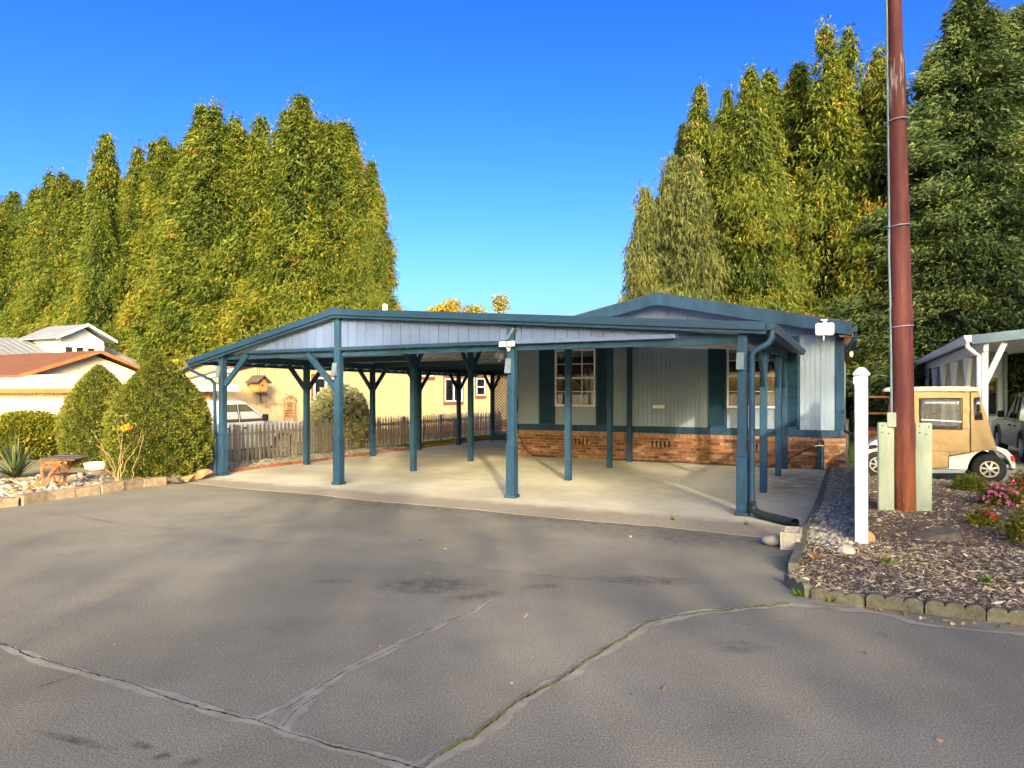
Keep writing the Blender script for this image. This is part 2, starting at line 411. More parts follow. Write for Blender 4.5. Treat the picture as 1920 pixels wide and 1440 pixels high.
def blades(C, D, L, Wd, g):
    """needle sprays: one slim triangle each"""
    N = len(C); D = unit(D); S = unit(np.cross(D, g.normal(size=(N, 3)))) * np.asarray(Wd)[:, None] * .62
    V = np.stack([C - S, C + S, C + D * np.asarray(L)[:, None]], 1).reshape(-1, 3)
    return V, np.arange(3 * N).reshape(N, 3)
def scatter(tv, tf, P, S, g=None, flat=1.0):
    """copies of a small template at points P with sizes S, freely turned about z and slightly tilted"""
    g = g or rng
    N = len(P); a = g.uniform(0, 2 * math.pi, N); ca, sa = np.cos(a), np.sin(a)
    S = np.asarray(S); S = np.broadcast_to(S[:, None] if S.ndim == 1 else S, (N, 3))
    T = tv[None] * S[:, None, :]
    x = T[..., 0] * ca[:, None] - T[..., 1] * sa[:, None]; y = T[..., 0] * sa[:, None] + T[..., 1] * ca[:, None]
    V = np.stack([x, y, T[..., 2] * flat], -1) + P[:, None, :]
    Fc = tf[None] + (np.arange(N) * len(tv))[:, None, None]
    return V.reshape(-1, 3), Fc.reshape(-1, tf.shape[1])
_ph = (1 + 5 ** 0.5) / 2
ICO_V = np.array([(-1, _ph, 0), (1, _ph, 0), (-1, -_ph, 0), (1, -_ph, 0), (0, -1, _ph), (0, 1, _ph), (0, -1, -_ph), (0, 1, -_ph), (_ph, 0, -1), (_ph, 0, 1), (-_ph, 0, -1), (-_ph, 0, 1)]) / math.hypot(1, _ph)
ICO_F = np.array([(0, 11, 5), (0, 5, 1), (0, 1, 7), (0, 7, 10), (0, 10, 11), (1, 5, 9), (5, 11, 4), (11, 10, 2), (10, 7, 6), (7, 1, 8), (3, 9, 4), (3, 4, 2), (3, 2, 6), (3, 6, 8), (3, 8, 9), (4, 9, 5), (2, 4, 11), (6, 2, 10), (8, 6, 7), (9, 8, 1)])
def inpoly(P, poly):
    x, y = P[:, 0], P[:, 1]; ins = np.zeros(len(P), bool); n = len(poly)
    for i in range(n):
        (x1, y1), (x2, y2) = poly[i], poly[(i + 1) % n]
        c = ((y1 > y) != (y2 > y)) & (x < (x2 - x1) * (y - y1) / ((y2 - y1) if y2 != y1 else 1e-9) + x1)
        ins ^= c
    return ins
def uv2w(A):
    """array of (u,v,z) -> world"""
    return np.stack([cu * A[:, 0] + su * A[:, 1], -su * A[:, 0] + cu * A[:, 1], A[:, 2]], 1)
# ================================================================== the setting
def smooth01(t): t = np.clip(t, 0, 1); return t * t * (3 - 2 * t)
def ground_z(u, v):
    """the lot is level; the neighbour's ground on the left lies lower"""
    return -0.03 - 0.12 * smooth01((-13.6 - np.asarray(u, float)) / 1.6)

def soil_material():
    m, nt, out = _nt('ground_soil'); b = NB(nt)
    p = b.n('ShaderNodeBsdfPrincipled'); b.l(p.outputs[0], out.inputs[0]); p.inputs['Roughness'].default_value = 0.95
    tc = b.n('ShaderNodeTexCoord'); v = tc.outputs['Object']
    n1 = b.noise(v, 0.12, 4); n2 = b.noise(v, 2.2, 4); n3 = b.noise(v, 30, 3)
    c = b.mix(b.step(n1, 0.45, 0.62), (0.34, 0.25, 0.14), (0.10, 0.125, 0.035))
    c = b.mix(b.step(n2, 0.35, 0.7), c, (0.22, 0.19, 0.10))
    c = b.mix(b.math('MULTIPLY', n3, 0.4), c, (0.10, 0.08, 0.05)); b.l(c, p.inputs['Base Color'])
    bn = b.n('ShaderNodeBump'); bn.inputs['Strength'].default_value = 0.5; b.l(n3, bn.inputs['Height']); b.l(bn.outputs[0], p.inputs['Normal'])
    M['ground_soil'] = m
soil_material()
gx = np.concatenate([np.linspace(-1500, -80, 12), np.linspace(-70, -20, 26), np.linspace(-18.5, -11, 16), np.linspace(-8, 60, 18), np.linspace(90, 1500, 12)])
gy = np.concatenate([np.linspace(-1500, -80, 12), np.linspace(-60, 80, 29), np.linspace(100, 1500, 12)])
GU, GV = np.meshgrid(gx, gy, indexing='ij')
GA = np.stack([GU.ravel(), GV.ravel(), ground_z(GU, GV).ravel()], 1)
ni, nj = GU.shape
idx = np.arange(ni * nj).reshape(ni, nj)
GF = np.stack([idx[:-1, :-1], idx[1:, :-1], idx[1:, 1:], idx[:-1, 1:]], -1).reshape(-1, 4)
ground = npobj('ground', npmesh('ground', uv2w(GA), GF, 'ground_soil', smooth=True)); ground['kind'] = 'structure'

# ---- asphalt
def ellipse_mask(b, vec, cx, cy, rx, ry, rot=0.0, lo=0.25, hi=1.0):
    mp = b.n('ShaderNodeMapping'); mp.vector_type = 'TEXTURE'
    mp.inputs['Location'].default_value = (cx, cy, 0); mp.inputs['Rotation'].default_value = (0, 0, rot); mp.inputs['Scale'].default_value = (rx, ry, 1)
    b.l(vec, mp.inputs['Vector'])
    ln = b.n('ShaderNodeVectorMath', operation='LENGTH'); b.l(mp.outputs[0], ln.inputs[0])
    return b.math('SUBTRACT', 1.0, b.step(ln.outputs['Value'], lo, hi))
def asphalt_material():
    m, nt, out = _nt('asphalt'); b = NB(nt)
    p = b.n('ShaderNodeBsdfPrincipled'); b.l(p.outputs[0], out.inputs[0])
    tc = b.n('ShaderNodeTexCoord'); v = tc.outputs['Object']
    n0 = b.noise(v, 0.35, 4, 0.6); n1 = b.noise(v, 2.0, 5, 0.65); n2 = b.noise(v, 95, 3, 0.75); n3 = b.noise(v, 300, 2, 0.75)
    c = b.mix(b.step(n0, 0.30, 0.72), (0.192, 0.186, 0.145), (0.284, 0.275, 0.214))
    c = b.mix(b.math('MULTIPLY', b.step(n1, 0.40, 0.8), 0.40), c, (0.155, 0.147, 0.115))
    sp = b.ramp(n2, [(0.36, (0.50, 0.50, 0.50)), (0.52, (1.0, 1.0, 1.0)), (0.68, (1.55, 1.52, 1.46))])
    c = b.mix(1.0, c, sp, 'MULTIPLY')
    c = b.mix(1.0, c, b.ramp(n3, [(0.36, (0.55, 0.55, 0.55)), (0.52, (1.0, 1.0, 1.0)), (0.66, (1.6, 1.56, 1.5))]), 'MULTIPLY')
    vo = b.n('ShaderNodeTexVoronoi'); vo.inputs['Scale'].default_value = 42; b.l(v, vo.inputs['Vector'])
    chip = b.math('MULTIPLY', b.math('LESS_THAN', vo.outputs['Distance'], 0.17), b.math('GREATER_THAN', b.noise(v, 17, 1), 0.56))
    c = b.mix(b.math('MULTIPLY', chip, 0.55), c, (0.48, 0.44, 0.37))
    # stains of oil and tyre rubber; long ellipses along the slab are painted shade
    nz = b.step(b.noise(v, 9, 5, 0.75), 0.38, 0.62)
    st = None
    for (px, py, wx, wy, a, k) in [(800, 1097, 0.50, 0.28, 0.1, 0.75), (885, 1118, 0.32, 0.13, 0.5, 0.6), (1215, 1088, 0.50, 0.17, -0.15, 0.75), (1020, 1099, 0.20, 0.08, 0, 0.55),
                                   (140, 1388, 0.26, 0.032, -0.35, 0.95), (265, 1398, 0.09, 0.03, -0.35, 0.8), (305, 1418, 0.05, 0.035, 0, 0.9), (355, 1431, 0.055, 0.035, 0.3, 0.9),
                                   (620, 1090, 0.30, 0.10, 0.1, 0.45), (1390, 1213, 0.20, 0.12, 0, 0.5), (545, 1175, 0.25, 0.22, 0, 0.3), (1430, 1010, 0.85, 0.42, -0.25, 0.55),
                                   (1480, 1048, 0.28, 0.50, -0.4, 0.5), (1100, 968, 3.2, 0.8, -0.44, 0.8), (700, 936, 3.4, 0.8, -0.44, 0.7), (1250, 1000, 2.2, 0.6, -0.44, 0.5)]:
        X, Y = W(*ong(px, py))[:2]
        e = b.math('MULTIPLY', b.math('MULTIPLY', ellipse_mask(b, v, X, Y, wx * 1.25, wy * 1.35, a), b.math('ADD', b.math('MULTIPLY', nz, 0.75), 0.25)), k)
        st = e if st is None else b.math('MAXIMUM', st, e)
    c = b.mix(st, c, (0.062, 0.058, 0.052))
    b.l(c, p.inputs['Base Color'])
    p.inputs['Roughness'].default_value = 0.9; p.inputs['Specular IOR Level'].default_value = 0.1
    bn = b.n('ShaderNodeBump'); bn.inputs['Strength'].default_value = 0.4; bn.inputs['Distance'].default_value = 0.006
    b.l(b.math('ADD', b.math('MULTIPLY', n2, 0.6), b.math('MULTIPLY', n3, 0.5)), bn.inputs['Height']); b.l(bn.outputs[0], p.inputs['Normal'])
    M['asphalt'] = m
asphalt_material()
aA = np.array([(-70, -70, 0), (70, -70, 0), (70, 9.6, 0), (-12.6, 9.6, 0), (-12.6, 5, 0), (-70, 5, 0)], float)
me = bpy.data.meshes.new('asphalt'); me.from_pydata([tuple(p) for p in uv2w(aA)], [], [tuple(range(6))]); me.materials.append(M['asphalt'])
asphalt = npobj('asphalt_driveway', me); asphalt['kind'] = 'structure'

def seal_material():
    m, nt, out = _nt('crack_seal'); b = NB(nt)
    p = b.n('ShaderNodeBsdfPrincipled'); p.inputs['Roughness'].default_value = 0.8
    tc = b.n('ShaderNodeTexCoord'); v = tc.outputs['Object']
    at = b.n('ShaderNodeAttribute', attribute_name='tint')
    c = b.mix(b.step(b.noise(v, 5, 4), 0.35, 0.65), (0.30, 0.288, 0.215), (0.44, 0.42, 0.32)); b.l(c, p.inputs['Base Color'])
    c2 = b.mix(b.math('MULTIPLY', b.noise(v, 60, 3), 0.35), c, (0.15, 0.14, 0.125)); b.l(c2, p.inputs['Base Color'])
    tr = b.n('ShaderNodeBsdfTransparent'); mx = b.n('ShaderNodeMixShader')
    a = b.math('MULTIPLY', b.step(b.math('MULTIPLY', at.outputs['Fac'], b.math('ADD', b.noise(v, 12, 4, 0.7), 0.35)), 0.12, 0.75), 0.80)
    b.l(a, mx.inputs[0]); b.l(tr.outputs[0], mx.inputs[1]); b.l(p.outputs[0], mx.inputs[2]); b.l(mx.outputs[0], out.inputs[0])
    M['crack_seal'] = m
seal_material()
def resample(pts, step):
    pts = np.asarray(pts, float); d = np.r_[0, np.cumsum(np.linalg.norm(np.diff(pts, axis=0), axis=1))]
    n = max(2, int(d[-1] / step)); t = np.linspace(0, d[-1], n)
    return np.stack([np.interp(t, d, pts[:, i]) for i in range(pts.shape[1])], 1), t
def ribbon(pts, widths, z, across, tints):
    d = np.gradient(pts, axis=0); nrm = unit(np.stack([-d[:, 1], d[:, 0]], 1))
    k = len(across)
    V = np.stack([np.column_stack([pts + nrm * (widths * a)[:, None], np.full(len(pts), z)]) for a in across], 1).reshape(-1, 3)
    n = len(pts); I = np.arange(n * k).reshape(n, k)
    Fc = np.stack([I[:-1, :-1], I[:-1, 1:], I[1:, 1:], I[1:, :-1]], -1).reshape(-1, 4)
    return V, Fc, np.tile(np.asarray(tints, float), n)
CK = [0]
def crack(pix, seal_w, line_w, moss=0.0, jit=0.012):
    CK[0] += 1; dz = CK[0] * 0.0003
    P = np.array([W(*ong(*p))[:2] for p in pix])
    S, t = resample(P, 0.12)
    S = S + rng.normal(size=S.shape) * 0.012
    if seal_w:
        w = seal_w * (0.75 + 0.5 * np.interp(t, np.linspace(0, t[-1], 14), rng.uniform(0, 1, 14)))
        V, Fc, ti = ribbon(S, w, 0.002 + dz, [-1.6, -0.9, -0.3, 0.3, 0.9, 1.6], [0, 0.7, 1, 1, 0.7, 0])
        npobj('crack_sealant', npmesh('crack_sealant', V, Fc, 'crack_seal', ti), asphalt)
    Q, t = resample(P, 0.02)
    j = np.interp(t, np.arange(0, t[-1] + .05, .05), np.cumsum(rng.normal(size=len(np.arange(0, t[-1] + .05, .05))) * 0.5))
    j = j - np.convolve(np.pad(j, 60, mode='edge'), np.ones(121) / 121, 'same')[60:-60]
    d = np.gradient(Q, axis=0); nr = unit(np.stack([-d[:, 1], d[:, 0]], 1))
    Q = Q + nr * (np.clip(j, -3, 3) * jit)[:, None] + rng.normal(size=Q.shape) * 0.002
    w = line_w * rng.uniform(0.25, 1.0, len(Q)) * (0.4 + 0.9 * np.interp(t, np.linspace(0, t[-1], 30), rng.uniform(0, 1, 30)))
    V, Fc, ti = ribbon(Q, w, 0.0055 + dz, [-1, 0, 1], [0, 0, 0])
    npobj('crack', npmesh('crack', V, Fc, 'crack_dark', ti), asphalt)
    if moss:
        w = moss * np.clip(np.interp(t, np.linspace(0, t[-1], 46), rng.uniform(-0.5, 1.2, 46)), 0, 1) * rng.uniform(0.5, 1, len(Q))
        V, Fc, ti = ribbon(Q + nr * 0.006, w, 0.009 + dz, [-1, 0, 1], [0, 0, 0])
        V[1::3, 2] += 0.006
        npobj('moss_strip', npmesh('moss_strip', V, Fc, 'moss', ti), asphalt)
z3 = lambda L: [(x / 2, 960 + y / 2) for x, y in L]
z4 = lambda L: [(960 + x / 2, 960 + y / 2) for x, y in L]
crack(z3([(-150, 450), (0, 500), (100, 535), (300, 600), (440, 635), (620, 690), (760, 735), (900, 775), (960, 785), (1080, 830), (1240, 885), (1400, 915), (1560, 960), (1750, 1010)]), 0.036, 0.0075)
crack(z3([(960, 782), (1060, 740), (1160, 690), (1290, 605), (1400, 550), (1540, 475), (1640, 430), (1770, 380), (1840, 330)]), 0.036, 0.005)
crack(z3([(1480, 1010), (1600, 955), (1680, 900), (1780, 840), (1920, 750)]) + z4([(100, 670), (220, 610), (300, 550), (390, 490), (450, 460), (510, 420), (620, 395), (700, 380), (840, 365), (960, 355), (1040, 345)]), 0.048, 0.006, moss=0.014)
crack(z3([(200, 10), (620, 65), (740, 85), (860, 105), (1060, 120), (1300, 135), (1700, 205), (1920, 230)]) + z4([(180, 245), (380, 265), (600, 290)]), 0.0, 0.0042)
crack(z3([(140, 660), (230, 632), (310, 607)]), 0, 0.006)
crack(z3([(1060, 810), (1110, 745), (1180, 700)]), 0.05, 0.006)
crack(z4([(1040, 350), (1180, 362), (1350, 372), (1550, 425), (1750, 445), (1990, 462)]), 0.045, 0.005)
crack(z3([(0, 5), (280, 10), (420, 45)]), 0, 0.006)

# ---- concrete slab under the carport
def concrete_material():
    m, nt, out = _nt('concrete'); b = NB(nt)
    p = b.n('ShaderNodeBsdfPrincipled'); b.l(p.outputs[0], out.inputs[0]); p.inputs['Roughness'].default_value = 0.85; p.inputs['Specular IOR Level'].default_value = 0.12
    tc = b.n('ShaderNodeTexCoord'); v = tc.outputs['Object']
    sx = b.n('ShaderNodeSeparateXYZ'); b.l(v, sx.inputs[0])
    n0 = b.noise(v, 0.5, 5, 0.65); n1 = b.noise(v, 3, 5, 0.7); n2 = b.noise(v, 70, 3, 0.7); n3 = b.noise(v, 160, 2, 0.7)
    c = b.mix(b.step(n0, 0.35, 0.65), (0.40, 0.385, 0.29), (0.53, 0.51, 0.39))
    c = b.mix(b.math('MULTIPLY', b.step(n1, 0.5, 0.75), 0.3), c, (0.27, 0.235, 0.175))
    agg = b.ramp(b.math('ADD', b.math('MULTIPLY', n2, 0.5), b.math('MULTIPLY', n3, 0.5)), [(0.38, (0.085, 0.075, 0.055)), (0.5, (0.24, 0.21, 0.155)), (0.62, (0.47, 0.42, 0.33))])
    edge = b.math('SUBTRACT', 1.0, b.step(b.math('ADD', sx.outputs['Y'], b.math('MULTIPLY', n1, 0.8)), 0.85, 1.35))
    c = b.mix(b.math('MULTIPLY', edge, 0.85), c, agg)
    x, y = ong(1490, 905); e1 = ellipse_mask(b, v, x, y - 8.75, 0.9, 3.0, 0, 0.2, 1)
    c = b.mix(b.math('MULTIPLY', b.math('MULTIPLY', e1, b.step(n1, 0.3, 0.6)), 0.62), c, (0.105, 0.098, 0.070))
    for px, py, rx, ry in ((1110, 908, 0.12, 0.06), (1300, 898, 0.30, 0.06), (1240, 915, 0.7, 0.25), (880, 900, 0.8, 0.3)):
        x, y = ong(px, py); e1 = ellipse_mask(b, v, x, y - 8.75, rx, ry, 0.2, 0.1, 1)
        c = b.mix(b.math('MULTIPLY', b.math('MULTIPLY', e1, b.step(n1, 0.4, 0.65)), 0.3), c, (0.16, 0.14, 0.10))
    b.l(c, p.inputs['Base Color'])
    bn = b.n('ShaderNodeBump'); bn.inputs['Strength'].default_value = 0.35; bn.inputs['Distance'].default_value = 0.01
    b.l(n2, bn.inputs['Height']); b.l(bn.outputs[0], p.inputs['Normal'])
    M['concrete'] = m
concrete_material()
fr = [(u, 8.86 + 0.03 * math.sin(u * 2.1) - 0.03 * (u + 12) * 0.9 + random.uniform(-.008, .008)) for u in np.linspace(-12.0, -0.52, 60)]
slab = MB().prism(fr + [(-0.52, 16.62), (-8.2, 16.62), (-8.2, 24.0), (-12.0, 24.0)], 'z', -0.06, 0.004).build('carport_slab', 'concrete', org=(0, 8.75, 0))
slab['kind'] = 'structure'
# concrete drive of the right-hand neighbour
pmat('far_concrete', (0.34, 0.31, 0.25), 0.85, 0.12, 1.0, 0.2, 60)
drv = MB().prism([(0.25, 15.0), (14, 15.0), (14, 40), (2.0, 40), (0.25, 18.5)], 'z', -0.06, 0.005).build('neighbour_drive', 'far_concrete', org=(5, 20, 0)); drv['kind'] = 'structure'
lw = MB().prism([(-13.3, 17.2), (-12.0, 17.2), (-12.0, 24.0), (-8.2, 24.0), (-8.2, 40.0), (-13.3, 40)], 'z', -0.1, -0.005)
pmat('lawn_green', (0.07, 0.16, 0.02), 0.9, 0.3, 6, 0.6, 80)
lw = lw.build('lawn', 'lawn_green', org=(-11, 25, 0)); lw['kind'] = 'structure'
lw2 = MB().prism([(-0.1, 19.0), (2.0, 19.0), (2.0, 48.0), (-0.1, 48.0)], 'z', -0.1, 0.0).build('side_lawn', 'lawn_green', org=(1, 25, 0)); lw2['kind'] = 'structure'

def polygon_points(poly, n, g=rng):
    P = np.array(poly); lo, hi = P.min(0), P.max(0)
    Q = g.uniform(lo, hi, (int(n * 2.5), 2)); Q = Q[inpoly(Q, poly)]
    return Q[:n]

def grit():
    g = np.random.default_rng(5); P = np.column_stack([g.uniform(-5, 5, 900), g.uniform(2.2, 10.5, 900)]); A = np.column_stack([UV(P[:, 0], P[:, 1])[0], UV(P[:, 0], P[:, 1])[1]])
    P = P[(A[:, 1] < 8.3) & ((A[:, 0] < -0.75) | (A[:, 1] < 4.4))]; N = len(P); S = g.lognormal(math.log(.0030), .40, (N, 1)) * g.uniform(.7, 1.3, (N, 3))
    V, Fc = scatter(ICO_V, ICO_F, np.column_stack([P, np.full(N, .002)]), S, g)
    return tag(npobj('grit', npmesh('grit', V, Fc, 'pebble', np.repeat(g.beta(1.2, 2.6, N) * .8, 12))), 'loose grit and tiny stones scattered over the asphalt', 'grit', kind='stuff')
grit()
# ---- mulch bed on the right, gravel strip between it and the slab
curve = [ong(*p) for p in [(1509, 1009), (1488, 1075), (1482, 1096), (1497, 1110), (1530, 1123), (1590, 1134), (1690, 1146), (1800, 1158), (1920, 1170), (2150, 1193)]]
bed_poly = [(-0.44, 16.4)] + curve + [(9, 7.0), (9, 14.9), (0.3, 14.9), (0.3, 16.4)]
pmat('mulch_base', (0.10, 0.072, 0.055), 0.95, 0.3, 20, 0.8, 120)
def bed_z(x, y): return 0.055 + 0.035 * np.sin(x * 1.7 + 1) * np.cos(y * 1.3) + 0.03 * smooth01((y - 6.2) / 2.5) + 0.03 * smooth01((x - 1.0) / 2)
gu, gv = np.meshgrid(np.arange(-0.6, 9.0, 0.12), np.arange(4.0, 16.5, 0.12), indexing='ij')
ok = inpoly(np.column_stack([gu.ravel(), gv.ravel()]), bed_poly).reshape(gu.shape)
I = np.arange(gu.size).reshape(gu.shape)
cell = ok[:-1, :-1] & ok[1:, :-1] & ok[1:, 1:] & ok[:-1, 1:]
BF = np.stack([I[:-1, :-1], I[1:, :-1], I[1:, 1:], I[:-1, 1:]], -1)[cell]
bed = npobj('mulch_bed', npmesh('mulch_bed', uv2w(np.stack([gu.ravel(), gv.ravel(), bed_z(gu, gv).ravel()], 1)), BF, 'mulch_base', smooth=True)); bed['kind'] = 'structure'
Q = np.concatenate([polygon_points(bed_poly, 62000), polygon_points([c for c in curve] + [(7, 6.5), (4.5, 9), (0.1, 8.4), (-0.3, 8.0)], 42000)])
gravel_poly = [(-0.42, 16.3)] + [ong(*p) for p in [(1513, 1003), (1524, 1030), (1568, 1046), (1606, 1033)]] + [(0.04, 8.5), (0.04, 16.3)]
Q = Q[~inpoly(Q, gravel_poly)]
N = len(Q); C = uv2w(np.column_stack([Q, bed_z(Q[:, 0], Q[:, 1]) + rng.uniform(0.0, 0.018, N)]))
D = np.column_stack([rng.normal(size=(N, 2)), rng.normal(size=N) * 0.28])
L = rng.lognormal(math.log(0.029), 0.5, N)
V, Fc = kites(C - unit(D) * L[:, None] / 2, D, L, L * rng.uniform(0.10, 0.28, N))
mu = npobj('mulch_chips', npmesh('mulch_chips', V, Fc, 'mulch_chip', np.repeat(rng.beta(1.9, 1.9, N), 4)))
tag(mu, 'grey brown shredded bark mulch covering the bed round the steel pole', 'mulch', kind='stuff')

def gravel(name, label, poly, n, zf, s0, s1, seed):
    g = np.random.default_rng(seed); Q = polygon_points(poly, n, g); N = len(Q)
    S = g.uniform(s0, s1, (N, 1)) * g.uniform(0.65, 1.25, (N, 3)); S[:, 2] *= 0.6
    tv = ICO_V * (1 + 0.22 * np.sin(np.arange(12) * 2.7))[:, None]
    V, Fc = scatter(tv, ICO_F, uv2w(np.column_stack([Q, zf(Q[:, 0], Q[:, 1]) + g.uniform(0, s1 * 0.5, N)])), S, g)
    o = npobj(name, npmesh(name, V, Fc, 'pebble', np.repeat(g.beta(1.8, 2.2, N), 12), smooth=True))
    return tag(o, label, 'gravel', kind='stuff')
gravel('gravel', 'grey and tan gravel strip between the slab and the white post', gravel_poly, 4200, lambda u, v: bed_z(u, v) - 0.005, 0.015, 0.034, 11)
strip_poly = [(-13.5, 10.6), (-12.05, 9.7), (-12.05, 17.4), (-13.25, 17.8)]
MB().prism([(-13.5, 10.4), (-12.02, 9.3), (-12.02, 17.6), (-13.3, 18.0)], 'z', -0.2, 0.012).build('gravel_bed', 'mortar', org=(-12.6, 13, 0))['kind'] = 'structure'
gravel('gravel', 'grey gravel strip along the wooden picket fence', strip_poly, 6500, lambda u, v: 0.015 + 0 * u, 0.018, 0.040, 12)
# ================================================================== the blue house
HV = 16.75                                   # its front wall
def hu(px): return onv(px, 700, HV)[0]
house = thing('manufactured_house', 'low pale grey house with blue trim and brick skirt behind the carport', 'house', -4.3, HV, 0)
HL, HR = -8.2, -0.27
RU, RZ, EZ = -4.26, 4.16, 3.24               # ridge and eave heights
def rake(u): return RZ - (RZ - EZ) * abs(u - RU) / 4.25
MB().prism([(HL, 0.70), (HR, 0.70), (HR, rake(HR) - 0.12), (RU, RZ - 0.12), (HL, rake(HL) - 0.12)], 'v', HV + 0.035, 30.0).build('wall', 'house_siding', house)
def panel(name, p0, p1, z0, z1, horiz=False, mat='house_siding', pitch=0.105, top=None):
    b = MB(); u0, u1 = hu(p0), hu(p1)
    if horiz:
        z = z0
        while z < z1 - 0.01: b.box((u0, HV + 0.012, z), (u1, HV + 0.033, min(z + 0.07, z1))); z += 0.075
    else:
        n = max(1, round((u1 - u0) / pitch)); w = (u1 - u0) / n
        for i in range(n):
            a, c = u0 + i * w + 0.0018, u0 + (i + 1) * w - 0.0018
            b.prism([(a, z0), (c, z0), (c, z1 if not top else min(z1, rake(c) - 0.14)), (a, z1 if not top else min(z1, rake(a) - 0.14))], 'v', HV + 0.008, HV + 0.034)
    return b.build(name, mat, house)
ZT = 3.02
for p0, p1 in ((968, 1010), (1150, 1222), (1223, 1248), (1249, 1327), (1500, 1538), (1538.5, 1566)): panel('siding_panel', p0, p1, 0.885, ZT)
for p0, p1 in ((1041, 1117), (1363, 1459)): panel('siding_panel', p0, p1, 0.885, 1.34, True)
for p0, p1 in ((1041, 1117), (1363, 1459)): panel('siding_panel', p0, p1, 2.88, ZT)
def shutter(p0, p1):
    u0, u1 = hu(p0), hu(p1); b = MB()
    for a, c in ((u0, u0 + 0.05), (u1 - 0.05, u1)): b.box((a, HV - 0.018, 0.885), (c, HV + 0.03, ZT - 0.002))
    b.box((u0, HV - 0.018, 0.885), (u1, HV + 0.03, 0.94)); z = 0.95
    while z < ZT - 0.07: b.bar(((u0 + 0.04), HV + 0.006, z + 0.025), ((u1 - 0.04), HV + 0.006, z + 0.025), 0.012, 0.056, up=(0, -0.55, 0.83)); z += 0.052
    b.box((u0 + .045, HV + 0.022, 0.93), (u1 - .045, HV + 0.034, ZT - .01))
    return b.build('shutter', 'louvre_blue', house)
for p0, p1 in ((1011, 1040), (1118, 1149), (1328, 1362), (1460, 1499)): shutter(p0, p1)
# gable siding above, trims
b = MB(); n = 76
for i in range(n):
    a, c = HL + (HR - HL) * i / n + .003, HL + (HR - HL) * (i + 1) / n - .003
    za, zc = rake(a) - 0.125, rake(c) - 0.125
    if min(za, zc) > ZT + 0.03: b.prism([(a, ZT + 0.004), (c, ZT + 0.004), (c, zc), (a, za)], 'v', HV + 0.004, HV + 0.034)
b.build('gable_siding', 'lavender_siding', house)
MB().box((HL, HV - 0.03, 0.722), (HR + 0.02, HV + 0.034, 0.88)).build('belt_trim', 'blue_paint', house, bevel=0.004)
MB().box((hu(1566), HV - 0.02, 0.883), (hu(1583), HV + 0.034, ZT + 0.1)).box((HR, HV - 0.022, 0.883), (HR + 0.025, HV + 0.12, ZT + 0.1)).build('corner_trim', 'blue_paint', house, bevel=0.004)
MB().box((HL - 0.02, HV - 0.02, 0.883), (hu(968) - 0.004, HV + 0.034, ZT)).build('corner_trim', 'blue_paint', house, bevel=0.004)
MB().box((hu(1224), HV - 0.012, 1.335), (hu(1246), HV + 0.0075, 1.42)).build('wall_plate', 'blind', house, bevel=0.004)
# windows
def house_window(p0, p1, z0, z1):
    u0, u1 = hu(p0), hu(p1)
    fr_ = MB()
    for a, c, d, e in ((u0, u1, z0, z0 + .055), (u0, u1, z1 - .045, z1), (u0, u0 + .045, z0 + .056, z1 - .046), (u1 - .045, u1, z0 + .056, z1 - .046)): fr_.box((a, HV - 0.035, d), (c, HV + 0.034, e))
    f = fr_.build('window', 'white_paint', house, bevel=0.003)
    zm = (z0 + z1) / 2
    MB().box((u0 + .046, HV - 0.02, zm - .025), (u1 - .046, HV + .02, zm + .025)).build('sash_rail', 'white_paint', f)
    b = MB()
    for k in (1, 2):
        u = u0 + (u1 - u0) * k / 3
        for a, c in ((z0 + .056, zm - .026), (zm + .026, z1 - .046)): b.box((u - .01, HV - .01, a), (u + .01, HV + .008, c))
    for a, c in ((z0 + .056, zm - .026), (zm + .026, z1 - .046)):
        for k in range(3):
            uu0 = u0 + (u1 - u0) * k / 3 + (.012 if k else .046); uu1 = u0 + (u1 - u0) * (k + 1) / 3 - (.012 if k < 2 else .046)
            b.box((uu0, HV - .009, (a + c) / 2 - .009), (uu1, HV + .007, (a + c) / 2 + .009))
    b.build('muntin', 'white_paint', f)
    for k in range(3):
        for (a, c) in ((z0 + .056, zm - .026), (zm + .026, z1 - .046)):
            for h in (0, 1):
                d = a + (c - a) * h / 2; e = a + (c - a) * (h + 1) / 2
                MB().box((u0 + (u1 - u0) * k / 3 + .002, HV + .010, d), (u0 + (u1 - u0) * (k + 1) / 3 - .002, HV + .014, e)).build('pane', 'pane_glass', f)
    # what shows inside: blind, red valance, side curtains
    rec = MB().box((u0 + .02, HV + .0345, z0 + .02), (u1 - .02, HV + .0348, z1 - .02)).build('room_shade', 'room_dark', f)  # flat dark sheet painted as the unlit room behind the glass
    MB().box((u0 + .05, HV + .0305, z1 - .24), (u1 - .05, HV + .034, z1 - .05)).build('blind', 'blind', f)
    b = MB(); m = 26
    top = [(u0 + .05 + (u1 - u0 - .1) * i / m, HV + .020 + .006 * math.sin(i * 1.7), z1 - .2) for i in range(m + 1)]
    bot = [(p[0], p[1], z1 - .62 + .07 * math.cos(i * 0.72)) for i, p in enumerate(top)]
    b.loft([top, bot], cap=False, closed=False); b.build('valance', 'curtain', f, smooth=True)
    for sgn in (0, 1):
        b = MB(); m = 14; w = (u1 - u0) * 0.24; ua = u0 + .05 if sgn == 0 else u1 - .05 - w
        top = [(ua + w * i / m, HV + .022 + .006 * math.sin(i * 1.9), z1 - .5) for i in range(m + 1)]
        bot = [(ua + w * i / m * 0.8 + (0.2 * w if sgn else 0), HV + .022 + .006 * math.sin(i * 1.9), z0 + .06) for i in range(m + 1)]
        b.loft([top, bot], cap=False, closed=False); b.build('curtain', 'curtain' if (sgn == 0) else 'blind', f, smooth=True)
house_window(1041, 1117, 1.36, 2.86)
house_window(1363, 1459, 1.36, 2.86)
